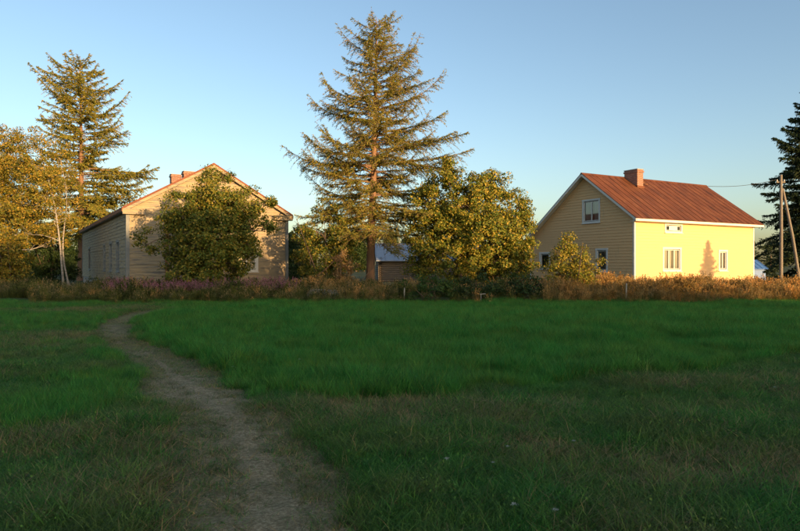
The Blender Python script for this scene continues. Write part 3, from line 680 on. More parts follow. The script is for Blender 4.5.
# the tall larch in the middle
conifer('larch_tree', 'tall golden-green larch towering between the two houses', (X(371, 36.5), 36.5), 16.5,
        [(0, 3.4), (0.10, 4.2), (0.22, 4.3), (0.40, 4.7), (0.5, 4.4), (0.6, 3.9), (0.7, 3.0), (0.80, 2.4), (0.88, 2.1), (0.94, 1.5), (0.98, 0.7), (1, 0.3)],
        M['larch_needles'], M['larch_bark'], 11, fluff=0.40, nbr=240, start=0.2, droop=0.26, tip=0.42, hang=0.65, tw=0.056, needle=0.115, trunk_r=0.27, dens=1.0, lean=(0.35, 0),
        extra=[(0.46, 3.3, 5.4, 0.0), (0.36, 3.4, 4.6, -0.25), (0.30, 3.0, 4.0, -0.4), (0.5, -0.2, 5.0, 0.1), (0.62, 2.9, 4.3, 0.1), (0.66, 0.15, 4.3, 0.15), (0.83, 0.3, 2.6, 0.25), (0.85, 2.9, 2.5, 0.25)])
# the larch behind the old house
conifer('larch_tree', 'tall larch behind the old house, trunk rising over its eave', (X(81, 64), 64.0), 23.6,
        [(0, 4.0), (0.2, 5.6), (0.36, 6.4), (0.5, 6.0), (0.62, 4.9), (0.74, 4.4), (0.84, 3.7), (0.92, 2.6), (0.97, 1.4), (1, 0.4)],
        M['larch_needles'], M['larch_bark'], 12, gap=0.05, fluff=0.38, nbr=215, start=0.2, droop=0.28, tip=0.3, hang=0.6, tw=0.075, needle=0.22, trunk_r=0.36, dens=1.0,
        extra=[(0.5, 0.1, 7.9, -0.05), (0.43, -0.3, 7.6, -0.05), (0.7, -0.1, 5.4, 0.05), (0.82, 0.2, 4.2, 0.15), (0.85, 3.2, 3.8, 0.2)])
# spruce on the right edge and small ones far behind
conifer('spruce_tree', 'tall dark spruce at the right edge behind the pole', (X(812, 54), 54.0), 18.0,
        [(0, 3.6), (0.10, 3.9), (0.2, 4.2), (0.35, 4.1), (0.5, 3.6), (0.75, 2.3), (0.9, 1.1), (1, 0.15)],
        M['spruce_needles'], M['bark'], 13, gap=0.05, nbr=320, start=0.04, droop=0.35, tip=0.2, hang=0.7, tw=0.05, needle=0.23, trunk_r=0.2, dens=1.1, asp=0.3)
conifer('spruce_tree', 'small far spruce standing over the blue shed', (X(753, 80), 80.0), 4.9,
        [(0, 1.5), (0.3, 1.4), (0.7, 0.7), (1, 0.1)], M['spruce_needles'], M['bark'], 14, nbr=70, start=0.05, tw=0.09, needle=0.2, trunk_r=0.08, asp=0.35)
conifer('spruce_tree', 'broad small far spruce between the blue shed and the pole', (X(771, 72), 72.0), 4.6,
        [(0, 2.0), (0.3, 1.9), (0.7, 1.1), (1, 0.15)], M['spruce_needles'], M['bark'], 15, nbr=80, start=0.05, tw=0.09, needle=0.2, trunk_r=0.09, asp=0.35)

conifer('spruce_tree', 'young spruce right of the view whose shadow falls on the yellow wall', (21.0 + 0.6*16, 41.5 - 0.8*16), 5.0,
        [(0, 1.25), (0.2, 1.35), (0.5, 1.05), (0.8, 0.55), (1, 0.1)], M['spruce_needles'], M['bark'], 16, nbr=190, start=0.04, tw=0.04, needle=0.12, trunk_r=0.07, asp=0.3)

# tree in front of the old house
leafy_tree('rowan_tree', 'spreading rowan tree in front of the old house gable', 'tree', (X(212, 31), 31.0),
    lob(31, [(214, 192, 22, 22), (190, 208, 24, 22), (236, 205, 24, 24, 0.3), (178, 232, 22, 20), (205, 235, 34, 30, -0.5), (242, 234, 20, 24), (186, 258, 22, 20, 0.2),
             (222, 262, 30, 20, -0.4), (250, 252, 9, 12, 0, 0.6), (256, 214, 12, 13, 0, 0.6), (150, 232, 18, 9, 0, 0.5), (146, 246, 10, 8, 0, 0.35), (272, 202, 6, 4, 0, 0.35), (270, 226, 6, 5, 0, 0.35), (200, 274, 34, 14)]),
    M['rowan_leaves'], M['bark'], 21, leaf=0.11, stems=4, trunk_r=0.13, dens=1.25, per=120, cl_r=0.33, bare=14)
# big round tree right of the larch
leafy_tree('maple_tree', 'broad round leafy tree right of the tall larch', 'tree', (X(462, 35), 35.0),
    lob(35, [(446, 182, 20, 20), (418, 214, 14, 18, 0, 0.8), (488, 190, 24, 20), (430, 205, 18, 22, 0.4), (468, 205, 26, 24, -0.6), (511, 208, 18, 22), (518, 232, 16, 22), (440, 232, 30, 26), (484, 232, 34, 28, -0.8),
             (424, 256, 20, 24), (462, 262, 32, 24, -0.7), (505, 262, 28, 26, -0.3), (526, 262, 9, 18, 0, 0.7), (446, 166, 7, 8, 0, 0.6)]),
    M['maple_leaves'], M['bark'], 22, leaf=0.12, stems=3, trunk_r=0.15, dens=1.2, per=120, cl_r=0.35, bare=10)
# little golden tree in front of the yellow house
leafy_tree('birch_sapling', 'small golden-green young tree before the yellow house gable', 'tree', (X(570, 31), 31.0),
    lob(31, [(568, 240, 7, 10), (569, 250, 9, 9), (562, 258, 14, 13), (580, 258, 13, 13), (556, 274, 14, 13), (572, 276, 18, 14, -0.3), (590, 274, 12, 12), (568, 288, 22, 8), (596, 262, 6, 8, 0, 0.5)]),
    M['shrub_leaves'], M['bark'], 23, leaf=0.09, stems=3, trunk_r=0.06, dens=1.7, cl_r=0.26, per=60, bare=10)
# birches left of the old house
leafy_tree('birch_tree', 'slender white-stemmed birch leaning left beside the old house', 'tree', (X(64, 42), 42.0),
    lob(42, [(42, 146, 13, 15, 0, 0.9), (32, 168, 18, 16), (50, 176, 12, 16, 0, 0.8), (44, 198, 18, 16, 0, 0.8), (26, 205, 16, 18, 0.4), (54, 222, 10, 12, 0, 0.6), (24, 232, 16, 14, 0, 0.8)]),
    M['birch_leaves'], M['birch_bark'], 24, leaf=0.12, trunk_r=0.085, dens=1.3, per=110, cl_r=0.4, lean=(X(36, 42), 42, Z(140, 42)), bare=8)
leafy_tree('birch_tree', 'upright white-stemmed birch nearest the old house side wall', 'tree', (X(70, 44), 44.0),
    lob(44, [(58, 158, 12, 16, 0, 0.6), (66, 186, 14, 18, 0, 0.55), (54, 206, 14, 14, 0, 0.5), (70, 214, 10, 16, 0, 0.5)]),
    M['birch_leaves'], M['birch_bark'], 25, leaf=0.12, trunk_r=0.075, dens=1.3, per=110, cl_r=0.4, lean=(X(57, 44), 44, Z(150, 44)), bare=6)
leafy_tree('birch_tree', 'dense golden birch at the far left edge', 'tree', (X(2, 45), 45.0),
    lob(45, [(12, 142, 14, 18), (-6, 150, 16, 22), (22, 136, 10, 12, 0, 0.8), (20, 168, 18, 20), (0, 182, 24, 22), (-20, 190, 20, 30), (22, 200, 20, 20), (4, 216, 26, 22), (34, 226, 18, 20), (52, 240, 14, 16, 0, 0.8), (0, 246, 24, 22)]),
    M['birch_leaves'], M['birch_bark'], 26, leaf=0.12, trunk_r=0.17, dens=1.2, per=110, cl_r=0.42)
leafy_tree('golden_bush', 'sunlit golden bush low at the left edge of the meadow', 'bush', (X(4, 36), 36.0),
    lob(36, [(6, 246, 15, 16), (16, 264, 14, 16), (-6, 262, 18, 20), (6, 278, 20, 10)]), M['birch_leaves'], M['twig'], 27, leaf=0.12, stems=4, trunk_r=0.06, dens=1.3, cl_r=0.3)
leafy_tree('dark_bush', 'dark green thicket behind the leaning birch stems', 'bush', (X(48, 47), 47.0),
    lob(47, [(36, 262, 18, 18), (54, 256, 18, 22), (70, 264, 10, 16), (45, 276, 30, 10), (30, 240, 16, 16)]), M['dark_leaves'], M['twig'], 28, leaf=0.14, stems=4, trunk_r=0.07, dens=0.9, cl_r=0.4)
# trees behind
leafy_tree('small_tree', 'small golden leafy tree just left of the tall larch trunk', 'tree', (X(328, 35.5), 35.5),
    lob(35.5, [(328, 214, 17, 12), (318, 232, 20, 16), (340, 232, 18, 18), (312, 256, 18, 18), (338, 258, 22, 20), (325, 276, 28, 12)]), M['rowan_leaves'], M['bark'], 29, leaf=0.12, stems=2, trunk_r=0.10, dens=1.0, cl_r=0.34, bare=8)
leafy_tree('background_tree', 'dark leafy tree just right of the old house corner', 'tree', (X(294, 52), 52.0),
    lob(52, [(296, 236, 12, 12), (288, 254, 14, 16), (302, 258, 14, 18), (294, 276, 20, 12)]), M['dark_leaves'], M['bark'], 30, leaf=0.16, stems=2, trunk_r=0.12, dens=0.9, cl_r=0.42)
leafy_tree('background_tree', 'golden tree showing over the old house roof left of its chimneys', 'tree', (X(112, 72), 72.0),
    lob(72, [(118, 200, 16, 10), (100, 208, 18, 14), (136, 196, 9, 9, 0, 0.7), (110, 232, 30, 20), (120, 258, 30, 16)]), M['birch_leaves'], M['bark'], 31, leaf=0.2, stems=2, trunk_r=0.2, dens=0.8, cl_r=0.6)
leafy_tree('background_tree', 'dark tree behind the barn under the round tree', 'tree', (X(432, 66), 66.0),
    lob(66, [(420, 244, 14, 12), (440, 238, 16, 16), (460, 248, 16, 18), (436, 262, 30, 14)]), M['dark_leaves'], M['bark'], 32, leaf=0.2, stems=2, trunk_r=0.16, dens=0.8, cl_r=0.55)
leafy_tree('background_tree', 'dark tree in the gap between round tree and yellow house', 'tree', (X(520, 58), 58.0),
    lob(58, [(510, 256, 20, 14), (530, 262, 14, 12), (520, 276, 26, 10)]), M['dark_leaves'], M['bark'], 33, leaf=0.18, stems=2, trunk_r=0.12, dens=0.8, cl_r=0.5)
# shrubs at the field edge
leafy_tree('dry_bush', 'tall withered orange-brown bush left of the larch trunk', 'bush', (X(342, 33), 33.0),
    lob(33, [(340, 262, 8, 16, 0, 0.8), (350, 270, 9, 12, 0, 0.8), (335, 276, 8, 10, 0, 0.8), (345, 282, 14, 7)]), M['dry_leaves'], M['twig'], 34, leaf=0.10, stems=5, trunk_r=0.045, dens=0.75, cl_r=0.22, per=40, bare=16)
for i, (px, Y, sp, lab) in enumerate([
    (430, 27.0, [(418, 284, 14, 9), (432, 282, 16, 11), (446, 286, 12, 10), (430, 294, 24, 8)], 'bright green leafy bush at the field edge right of the larch'),
    (478, 27.6, [(466, 286, 14, 9), (484, 284, 16, 11), (496, 288, 10, 9), (478, 294, 24, 8)], 'dark green bush under the round tree, at the field edge'),
    (522, 28.2, [(512, 284, 12, 11), (528, 281, 13, 13), (540, 286, 10, 10), (524, 293, 20, 8)], 'dark green bush between the round tree and the small golden tree')]):
    leafy_tree('green_bush', lab, 'bush', (X(px, Y), Y), lob(Y, sp), M['bush_leaves'] if i == 0 else M['dark_leaves'], M['twig'], 40+i, leaf=0.10, stems=4, trunk_r=0.04, dens=1.0, cl_r=0.26, per=60, group='bushes at the field edge')
for i, (px, Y, sp, lab) in enumerate([
    (678, 28.0, [(671, 285, 10, 8), (684, 283, 11, 8), (678, 291, 17, 8)], 'rusty rounded bush below the wide window of the yellow house'),
    (738, 29.0, [(730, 287, 11, 7), (744, 286, 10, 7), (737, 292, 16, 6)], 'rusty low bush below the right corner of the yellow house')]):
    leafy_tree('rusty_bush', lab, 'bush', (X(px, Y), Y), lob(Y, sp), G_RUST, M['twig'], 50+i, leaf=0.09, stems=4, trunk_r=0.03, dens=1.0, cl_r=0.22, per=60, group='rusty bushes before the yellow house')

# ------------------------------------------------------------------ pole, wire, stakes, stone
px_, py_ = X(781, 48), 48.0
pz = gh(px_, py_)
PO = empty('utility_pole', (px_, py_, pz)); tag(PO, 'grey wooden utility pole with slanted brace before the dark spruce', 'pole')
b = MB(); b.tube([(0, 0, -0.3), (0.02, 0, 4.2), (0, 0, 8.75-pz)], [0.135, 0.12, 0.10], 8); b.build('post', M['pole'], PO, True)
b = MB(); b.tube([(1.75, 0.25, -0.3), (1.0, 0.13, 3.9), (0.15, 0.02, 7.7)], [0.12, 0.11, 0.09], 8); b.build('brace', M['pole'], PO, True)
b = MB(); b.bar((-0.35, 0.05, 8.2), (0.35, 0.05, 8.2), 0.08, 0.10); b.build('cross_arm', M['pole'], PO)
for s in (-0.28, 0.28):
    b = MB(); b.tube([(s, 0.05, 8.25), (s, 0.05, 8.31), (s, 0.05, 8.35), (s, 0.05, 8.41)], [0.02, 0.05, 0.035, 0.045], 6); b.build('insulator', M['ceramic'], PO, True)
a = np.array([px_-0.28, 48.05, 8.39]); e = np.array(Matrix.Translation(HR.location) @ Matrix.Rotation(HR.rotation_euler.z, 4, 'Z') @ Vector((L+0.3, PK, ZP+0.1)))
t = np.linspace(0, 1, 20)[:, None]; w = a + (e-a)*t - np.array([0, 0, 1])*np.sin(np.pi*t)*0.22
tag(MB().tube(w, 0.018, 6).build('power_line', M['wire'], None), 'thin black wire from the pole to the yellow house roof', 'wire')

for (px, Y, h, lab) in [(626, 26.8, 0.8, 'thin pale stake in the tall grass below the yellow house corner'), (404, 26.6, 0.6, 'short pale stake at the field edge below the barn')]:
    x = X(px, Y); st = MB(); st.bar((x, Y, gh(x, Y)-0.15), (x+0.02, Y, h), 0.045, 0.045, (0, 1, 0)); st.bar((x+0.02, Y, h+0.001), (x+0.021, Y, h+0.03), 0.025, 0.025, (0, 1, 0))
    tag(st.build('marker_stake', M['stake'], None), lab, 'stake', 'pale marker stakes')
x, Y = X(481, 26.7), 26.7
st = MB(); st.bar((x, Y, gh(x, Y)-0.15), (x, Y, 0.36), 0.03, 0.03, (0, 1, 0)); st.bar((x-0.06, Y-0.03, 0.34), (x+0.2, Y-0.03, 0.36), 0.02, 0.035)
tag(st.build('marker_stake', M['stake'], None), 'short pale stake with a small crosspiece under the round tree', 'stake', 'pale marker stakes')

# pale stone heap in the weeds
rng = np.random.default_rng(77); x, Y = X(322, 28.5), 28.5
nu, nv = 18, 10; V = []
for j in range(nv):
    ph = math.pi*0.5*j/(nv-1)
    for i in range(nu):
        a = 2*math.pi*i/nu; r = (1 + 0.13*math.sin(3*a+1) + 0.07*math.sin(7*a))*math.cos(ph)**0.6
        V.append((x + 0.85*r*math.cos(a), Y + 0.6*r*math.sin(a), -0.1 + 0.6*math.sin(ph)**0.8*(1 + 0.08*math.sin(5*a + j)*math.cos(ph))))
Q = [(j*nu+i, j*nu+(i+1) % nu, (j+1)*nu+(i+1) % nu, (j+1)*nu+i) for j in range(nv-1) for i in range(nu)]
tag(MB().add(V, Q).build('boulder', M['rock'], None, True), 'pale grey boulder among the weeds near the old house', 'boulder')

# ------------------------------------------------------------------ grass and weeds (uncountable), instanced tufts on points
def strip_blades(rng, n, rad, h, w, bend, seg=3, hvar=0.35, lean=0.25):
    """n tapered bent blades growing from a disc"""
    V = []; Q = []; c = 0
    for k in range(n):
        a = rng.uniform(0, 6.28); r = rad*math.sqrt(rng.random()); b = np.array([r*math.cos(a), r*math.sin(a), -0.02])
        hh = h*rng.uniform(1-hvar, 1+hvar); az = rng.uniform(0, 6.28); d = np.array([math.cos(az), math.sin(az), 0])
        sd = np.array([-d[1], d[0], 0]); tw = rng.uniform(-1, 1); sd = sd*math.cos(tw) + d*math.sin(tw)
        ln = rng.uniform(0.0, lean)*hh; bd = bend*hh*rng.uniform(0.3, 1.3)
        for s in range(seg+1):
            t = s/seg; p = b + d*(ln*t + bd*t*t) + np.array([0, 0, hh*t*(1-0.25*bend*t)]); ww = w*(1-t**1.6)*rng.uniform(0.95, 1.05) + 0.0006
            V += [p - sd*ww/2, p + sd*ww/2]
            if s < seg: Q.append((c+2*s, c+2*s+1, c+2*s+3, c+2*s+2))
        c += 2*(seg+1)
    return np.array(V), np.array(Q)

def proto(name, parts, col):
    """parts: list of (V, Q, material)"""
    Vs = []; Qs = []; mi = []; n = 0
    for k, (V, Q, m) in enumerate(parts): Vs.append(V); Qs.append(Q+n); n += len(V); mi += [k]*len(Q)
    me = mesh_np(name, np.concatenate(Vs), np.concatenate(Qs))
    for (_, _, m) in parts: me.materials.append(m)
    me.polygons.foreach_set('material_index', np.array(mi, dtype=np.int32)); me.update()
    o = bpy.data.objects.new(name, me); col.objects.link(o); return o

def scatter(name, label, cat, col, pts, idx, scl, tilt=0.12, zs=None, seed=0):
    rng = np.random.default_rng(seed); n = len(pts)
    me = bpy.data.meshes.new(name); me.vertices.add(n); me.vertices.foreach_set('co', np.asarray(pts, np.float32).ravel())
    def at(nm, ty, d, arr):
        a = me.attributes.new(nm, ty, 'POINT'); a.data.foreach_set(d, arr)
    at('pick', 'INT', 'value', np.asarray(idx, np.int32))
    rot = np.stack([rng.normal(0, tilt, n), rng.normal(0, tilt, n), rng.uniform(0, 6.283, n)], -1).astype(np.float32)
    at('turn', 'FLOAT_VECTOR', 'vector', rot.ravel())
    s = np.asarray(scl, np.float32); s3 = np.stack([s, s, s*(zs if zs is not None else 1)], -1).astype(np.float32); at('size', 'FLOAT_VECTOR', 'vector', s3.ravel())
    o = bpy.data.objects.new(name, me); COL.objects.link(o); tag(o, label, cat, kind='stuff')
    ng = bpy.data.node_groups.new(name + '_nodes', 'GeometryNodeTree')
    ng.interface.new_socket('Geometry', in_out='INPUT', socket_type='NodeSocketGeometry'); ng.interface.new_socket('Geometry', in_out='OUTPUT', socket_type='NodeSocketGeometry')
    N = ng.nodes; K = ng.links; gi = N.new('NodeGroupInput'); go = N.new('NodeGroupOutput'); ci = N.new('GeometryNodeCollectionInfo')
    ci.inputs['Collection'].default_value = col; ci.inputs['Separate Children'].default_value = True; ci.inputs['Reset Children'].default_value = True
    ip = N.new('GeometryNodeInstanceOnPoints'); ip.inputs['Pick Instance'].default_value = True
    def na(nm, ty):
        a = N.new('GeometryNodeInputNamedAttribute'); a.data_type = ty; a.inputs['Name'].default_value = nm
        return next(s for s in a.outputs if s.enabled and s.name == 'Attribute')
    er = N.new('FunctionNodeEulerToRotation'); K.new(na('turn', 'FLOAT_VECTOR'), er.inputs[0]); K.new(er.outputs[0], ip.inputs['Rotation'])
    K.new(gi.outputs[0], ip.inputs['Points']); K.new(ci.outputs[0], ip.inputs['Instance']); K.new(na('pick', 'INT'), ip.inputs['Instance Index'])
    K.new(na('size', 'FLOAT_VECTOR'), ip.inputs['Scale']); K.new(ip.outputs[0], go.inputs[0])
    md = o.modifiers.new('tufts', 'NODES'); md.node_group = ng
    return o

prng = np.random.default_rng(99)
CG = bpy.data.collections.new('grass_tufts')
for k in range(4): proto('t0_lush_%d' % k, [(*strip_blades(prng, 22, 0.13, 0.25, 0.0075, 0.4), G_LUSH if k < 3 else G_LUSH2)], CG)              # 0-3
for k in range(4): proto('t1_meadow_%d' % k, [(*strip_blades(prng, 34, 0.13, 0.10, 0.0052, 0.7, lean=0.8), G_MEADOW), (*strip_blades(prng, 4, 0.13, 0.08, 0.004, 0.9, lean=1.4), G_DRY)], CG)      # 4-7
for k in range(3): proto('t2_dry_%d' % k, [(*strip_blades(prng, 18, 0.14, 0.10, 0.0045, 0.9, lean=1.4), G_DRY), (*strip_blades(prng, 12, 0.14, 0.085, 0.0052, 0.6, lean=0.8), G_MEADOW)], CG)   # 8-10
for k in range(2): proto('t3_flat_%d' % k, [(*strip_blades(prng, 14, 0.16, 0.035, 0.005, 1.0, lean=1.8), G_MEADOW), (*strip_blades(prng, 16, 0.16, 0.028, 0.0035, 1.0, lean=3.0), G_DRY)], CG)  # 11-12
for k in range(2): proto('t4_stalk_%d' % k, [(*strip_blades(prng, 3, 0.06, 0.17, 0.003, 0.6, 4), G_DRY), (*strip_blades(prng, 8, 0.08, 0.18, 0.007, 0.5), G_MEADOW)], CG)  # 13-14
def broad(n, rad, h):
    C = prng.normal(0, rad*0.5, (n, 3)); C[:, 2] = np.abs(prng.normal(h*0.5, h*0.3, n)) + 0.01
    return leaf_quads(C, 0.02*prng.uniform(0.6, 1.4, n), prng, 1.2, 0.6)
for k in range(2): proto('t5_clover_%d' % k, [(*broad(45, 0.16, 0.07), G_MEADOW), (*strip_blades(prng, 8, 0.12, 0.1, 0.006, 0.6), G_MEADOW)], CG)  # 15-16

# field zone: tall even grass lies right of the path and beyond an uneven front edge
FE = [(-8.9, 19.5), (-7.9, 17.2), (-6.3, 13.8), (-3.6, 9.9), (-1.6, 7.75), (-0.7, 7.25), (0.6, 7.6), (2.9, 8.8), (7.1, 10.9), (16, 14.5), (34, 19)]
fex = np.array([p[0] for p in FE]); fey = np.array([p[1] for p in FE])
def in_field(x, y): return y > np.interp(x, fex, fey, left=99) + 0.35*smooth_noise(x*1.1, y*1.1, 5)
def sample(n, y0, y1):
    y = np.sqrt(RNG.uniform(y0*y0, y1*y1, n)); hw = 0.72*y + 2.2; x = RNG.uniform(-1, 1, n)*hw; return x, y
xs = []; ys = []
for n, y0, y1 in ((34000, 1.6, 7.0), (46000, 7.0, 14.0), (62000, 14.0, 27.2)):
    a, b_ = sample(n, y0, y1); xs.append(a); ys.append(b_)
x = np.concatenate(xs); y = np.concatenate(ys); pd = path_dist(x, y); nz = smooth_noise(x*0.55, y*0.55, 8); nz2 = smooth_noise(x*1.7, y*1.7, 9)
u = RNG.random(len(x)); fld = in_field(x, y) & (pd > 0.75)
idx = np.where(u < 0.09, RNG.integers(15, 17, len(x)), RNG.integers(4, 8, len(x)))
dry = (nz + 0.55*nz2 + RNG.normal(0, 0.35, len(x))) > 0.92
for (ax, ay, rx_, ry_) in ((-7.6, 22.0, 4.5, 2.4), (0.3, 6.7, 1.9, 0.9), (-3.3, 5.5, 0.9, 0.5), (-7.5, 13.5, 1.3, 1.6), (2.7, 4.7, 1.4, 0.6), (1.2, 5.2, 0.8, 0.4), (6.5, 8.5, 2.2, 0.8)):
    dry |= (((x-ax)/rx_)**2 + ((y-ay)/ry_)**2 + 0.6*nz2 + RNG.normal(0, 0.5, len(x))) < 0.6
idx = np.where(dry, RNG.integers(8, 11, len(x)), idx)
idx = np.where(RNG.random(len(x)) < 0.03, RNG.integers(13, 15, len(x)), idx)
lush_left = (x < -1.6) & (~fld) & (nz < 0.15) & ~dry & (RNG.random(len(x)) < 0.6); idx = np.where(lush_left, RNG.integers(0, 4, len(x)), idx)
scl = RNG.uniform(0.55, 1.15, len(x)) * (1 + 0.25*nz2*0.6); scl = np.where(lush_left, scl*0.62, scl)
fdry = fld & ((nz2 + RNG.normal(0, 0.4, len(x))) > 1.15)
idx = np.where(fld, RNG.integers(0, 4, len(x)), idx); idx = np.where(fdry, RNG.integers(13, 15, len(x)), idx)
edge = y - np.interp(x, fex, fey, left=99)
scl = np.where(fld, RNG.uniform(0.55, 1.3, len(x))*(0.85 + 0.2*nz + 0.22*nz2)*np.clip(1.15 - (y-10)*0.03, 0.6, 1), scl)
tram = pd < (0.62 + 0.3*nz2)*(0.45 + 0.55*path_wear(y)); idx = np.where(tram, np.where(RNG.random(len(x)) < 0.88, RNG.integers(11, 13, len(x)), RNG.integers(8, 11, len(x))), idx)
scl = np.where(tram, RNG.uniform(0.55, 0.95, len(x)), scl)
keep = RNG.random(len(x)) < np.clip(0.45 + (1 - path_wear(y))*0.75 + (pd - 0.10 - 0.12*nz2)/0.5, 0.35, 1)
x, y, idx, scl = x[keep], y[keep], idx[keep], scl[keep]
scatter('meadow_grass', 'green meadow grass with dry patches on both sides of the footpath', 'grass', CG, np.stack([x, y, ground_h(x, y)], -1), idx, scl, 0.12, seed=1)

# tall weeds at the far edge
CW = bpy.data.collections.new('weed_clumps')
def stalks(n, rad, h, w, head_m, stem_m, head=0.35, hs=0.05, leafm=None, nl=0, hn=26, hw=0.03):
    V, Q = strip_blades(prng, n, rad, h, w, 0.16, 4, 0.22, 0.18); parts = [(V, Q, stem_m)]
    tips = V.reshape(n, 5, 2, 3).mean(2); C = []
    for k in range(n):
        t = 1 - head*prng.random(hn); p = np.stack([np.interp(t, np.linspace(0, 1, 5), tips[k, :, i]) for i in range(3)], -1)
        C.append(p + prng.normal(0, hw, p.shape)*np.clip((1.08-t)/head, 0.15, 1)[:, None])
    C = np.concatenate(C); parts.append((*leaf_quads(C, hs*prng.uniform(0.6, 1.4, len(C)), prng, 0.2, 0.5), head_m))
    if nl:
        C = []
        D = []
        for k in range(n):
            t = prng.uniform(0.08, 0.85, nl); p = np.stack([np.interp(t, np.linspace(0, 1, 5), tips[k, :, i]) for i in range(3)], -1)
            az = prng.uniform(0, 6.28, nl); d = np.stack([np.cos(az), np.sin(az), prng.uniform(-0.4, 0.5, nl)], -1); C.append(p + d*0.05); D.append(d)
        parts.append((*leaf_quads(np.concatenate(C), 0.13*prng.uniform(0.6, 1.3, n*nl), prng, 0.6, 0.26, 0.2, np.concatenate(D)), leafm))
    return parts
for k in range(3): proto('w0_straw_%d' % k, stalks(16, 0.22, 1.0, 0.006, G_STRAW, G_STRAW, 0.25, 0.06, hn=10, hw=0.02) + [(*strip_blades(prng, 26, 0.24, 0.6, 0.010, 0.5), G_STRAW)], CW)     # 0-2 dry grass
for k in range(3): proto('w1_green_%d' % k, [(*strip_blades(prng, 40, 0.25, 0.72, 0.011, 0.45), G_WEED)] + stalks(7, 0.2, 0.95, 0.006, G_DRY, G_WEED, 0.2, 0.05, hn=8, hw=0.02), CW)          # 3-5 green tall grass
for k in range(3): proto('w2_rust_%d' % k, stalks(9, 0.25, 1.05, 0.009, G_STRAW if k == 0 else G_RUST, G_RUST, 0.4, 0.06, G_RUST, 22, hn=16, hw=0.03), CW)       # 6-8 fireweed gone over
for k in range(3): proto('w3_leafy_%d' % k, stalks(9, 0.25, 0.95, 0.009, G_WEED, G_WEED, 0.3, 0.07, G_WEED, 28, hn=14), CW)       # 9-11 green leafy weed
n = 10500
y = RNG.uniform(25.2, 36.5, n); x = RNG.uniform(-0.70, 0.72, n)*y*1.03
pxl = 400 + 608*x/y; nz = smooth_noise(x*0.5, y*0.5, 21); nz2 = smooth_noise(x*1.3, y*1.3, 22)
front = 25.6 + 0.45*nz2 + 0.3*nz + np.where(pxl < 30, 4.5, 0) 
def local(o, x, y):
    c, s = math.cos(-o.rotation_euler.z), math.sin(-o.rotation_euler.z); dx, dy = x - o.location.x, y - o.location.y; return dx*c - dy*s, dx*s + dy*c
hx, hy = local(HR, x, y); inR = (hx > -0.3) & (hx < L+0.3) & (hy > -0.35) & (hy < W+0.3)
hx, hy = local(HL, x, y); inL = (hx > -0.3) & (hx < W2+0.3) & (hy > -0.35) & (hy < L2+0.3)
ok = (y > front) & ~inR & ~inL & ~((pxl > 405) & (pxl < 545) & (y < 30.5) & (RNG.random(n) < 0.85))
x, y, pxl, nz, nz2 = x[ok], y[ok], pxl[ok], nz[ok], nz2[ok]; n = len(x)
r = RNG.random(n)
right = pxl + 30*nz > 545
midl = (pxl > 300) & ~right
idx = np.where(right, np.select([r < 0.34 + 0.3*nz, r < 0.74 + 0.2*nz], [RNG.integers(0, 3, n), RNG.integers(3, 6, n)], RNG.integers(6, 9, n)),
      np.where(midl, np.select([r < 0.16 + 0.15*nz, r < 0.72], [RNG.integers(0, 3, n), RNG.integers(3, 6, n)], RNG.integers(9, 12, n)),
                     np.select([r < 0.04 + 0.08*nz, r < 0.62], [RNG.integers(0, 3, n), RNG.integers(3, 6, n)], RNG.integers(9, 12, n))))
hgt = np.where(right, 0.63, 0.58) * (1 + 0.3*nz2 + 0.22*nz) * RNG.uniform(0.55, 1.4, n) * np.clip(0.5 + (y - 25.4)*0.2, 0.45, 1.0)
hgt = np.where((pxl < 130) & (y < 28.5), hgt*0.75, hgt)
scatter('tall_weeds', 'belt of tall grass and weeds along the far edge of the meadow', 'weeds', CW, np.stack([x, y, ground_h(x, y)], -1), idx, hgt, 0.07, seed=2)

# flowering fireweed before the old house
CF = bpy.data.collections.new('fireweed_clumps')
for k in range(3): proto('f%d' % k, stalks(8, 0.25, 1.1, 0.009, G_PINK, G_WEED, 0.38, 0.05, G_WEED, 22, hn=34, hw=0.035), CF)
n = 850; y = RNG.uniform(28.2, 33.0, n); pxl = RNG.uniform(108, 296, n); x = X(pxl, y); nz = smooth_noise(x*0.8, y*0.8, 31)
hx, hy = local(HL, x, y); ok = (nz + RNG.normal(0, 0.4, n) > -0.25) & ~((hx > -0.3) & (hx < W2+0.3) & (hy > -0.4)) & (RNG.random(n) < np.where(pxl < 230, 1, 0.5))
x, y = x[ok], y[ok]
scatter('fireweed', 'pink flowering fireweed in front of the old house', 'flowers', CF, np.stack([x, y, ground_h(x, y)], -1), RNG.integers(0, 3, len(x)), RNG.uniform(0.62, 0.9, len(x)), 0.06, seed=3)

# a few white yarrow heads in the meadow
def yarrow_mesh():
    m = []
    V, Q = strip_blades(np.random.default_rng(5), 1, 0.0, 0.24, 0.006, 0.1, 3, 0, 0.1); tip = V[-2:].mean(0)
    C = tip + np.random.default_rng(6).normal(0, 1, (60, 3))*np.array([0.018, 0.018, 0.004]); V2, Q2 = leaf_quads(C, 0.012, np.random.default_rng(7), 3, 0.8)
    me1 = mesh_np('stem', V, Q); me1.materials.append(G_WEED); me2 = mesh_np('flower_head', V2, Q2); me2.materials.append(G_WHITE); return me1, me2
ym = yarrow_mesh()
for (px, py) in [(232, 359), (300, 356), (507, 434), (492, 449), (445, 449), (515, 489), (575, 429), (588, 516), (775, 378), (45, 341), (557, 497)]:
    Y = 608*(EYE-0.2)/(py-265.5); xx = X(px, Y); o = empty('yarrow', (xx, Y, gh(xx, Y)), px*0.7)
    tag(o, 'tiny white yarrow flower dotting the meadow grass', 'flower', 'white flowers in the meadow'); s = RNG.uniform(0.4, 0.6); o.scale = (s, s, s)
    for nm, me in (('stem', ym[0]), ('flower_head', ym[1])):
        c = bpy.data.objects.new(nm, me); COL.objects.link(c); c.parent = o

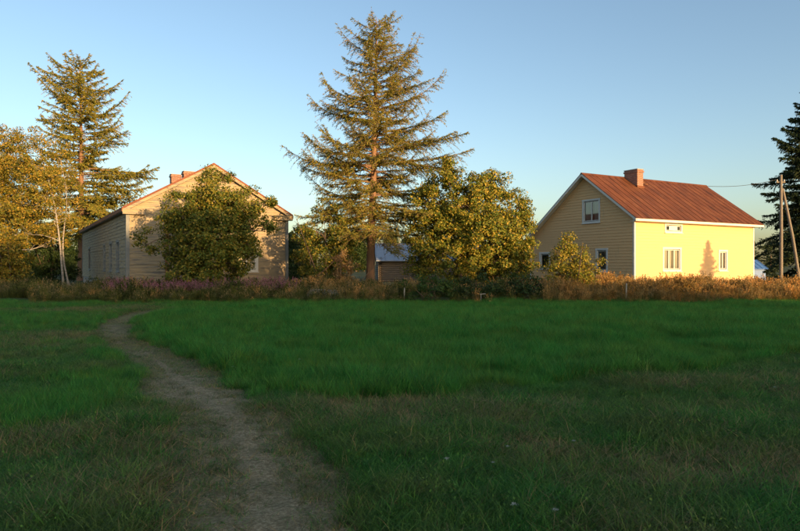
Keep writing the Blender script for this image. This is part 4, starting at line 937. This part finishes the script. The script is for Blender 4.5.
# ------------------------------------------------------------------ wood behind the camera that shades the meadow from the low sun
CT = bpy.data.collections.new('wood_trees')
def wood_proto(name, seed, conic=False):
    rng = np.random.default_rng(seed); n = 4200; z = rng.uniform(0.03, 1.0, n)
    if conic: rad = (0.36*(1-z)**0.9 + 0.006)*(1.05 - 0.55*((z*16 + 0.3*np.sin(z*40)) % 1.0))
    else: rad = 0.24*np.clip(np.sin(np.pi*np.clip(z*0.86+0.16, 0, 1)), 0, 1)**0.5*(1 + 0.0*z)
    a = rng.uniform(0, 6.28, n); rr = rad*np.sqrt(rng.random(n))*(1 + 0.18*np.sin(a*3 + z*14 + seed))
    C = np.stack([rr*np.cos(a), rr*np.sin(a), z], -1)
    V, Q = leaf_quads(C, 0.034*rng.uniform(0.6, 1.4, n), rng, 0.3, 0.75)
    t = MB(); t.tube([(0, 0, -0.02), (0.01, 0, 0.4), (0, 0, 0.9)], [0.018, 0.012, 0.003], 6); TV, TQ = t.data()
    proto(name, [(TV, TQ, M['bark']), (V, Q, M['spruce_needles'] if conic else M['dark_leaves'])], CT)
wood_proto('a_round', 1); wood_proto('b_round', 2); wood_proto('c_cone', 3, True)
Vd = 60.0
us = []; hs = []; ks = []; vs_ = []
def A_need(u): return float(np.interp(u, [-60, 0, 12, 15.4, 16.0, 18.4, 19.0, 20.7, 22, 24, 25.5, 27, 30, 33, 36], [6.4, 6.5, 6.5, 6.2, 3.2, 3.2, 5.6, 5.0, 3.6, 2.9, 2.0, 1.0, 0.7, 0.5, 0.1]))
rng = np.random.default_rng(8)
for row in range(4):
    uu = -55.0 + rng.uniform(0, 1)
    while uu < 34.5:
        v = Vd + row*3.2 + rng.uniform(-0.8, 0.8); a = A_need(uu); h = (a + v*TAN_E)*rng.uniform(0.97, 1.05)/0.965
        us.append(uu); vs_.append(v); hs.append(h); ks.append(rng.integers(0, 2)); uu += rng.uniform(1.3, 2.0)
for (uu, h) in ((55.5, 8.6), (61, 9.0)): us.append(uu); vs_.append(Vd); hs.append(h); ks.append(2)
us = np.array(us); vs_ = np.array(vs_); hs = np.array(hs)
x = 0.8*us + 0.6*vs_; y = 0.6*us - 0.8*vs_
scatter('wood', 'dense wood behind the viewpoint that shades the meadow', 'wood', CT, np.stack([x, y, ground_h(x, y)], -1), np.array(ks), hs, 0.015, seed=4)

# far treeline behind everything on the left half
n = 90; x = np.linspace(-190, 25, n) + RNG.normal(0, 1.2, n); y = 170 + RNG.normal(0, 6, n)
scatter('far_wood', 'distant dark treeline far behind the houses', 'wood', CT, np.stack([x, y, 0*x], -1), RNG.integers(0, 3, n), RNG.uniform(8, 13, n), 0.02, seed=6)
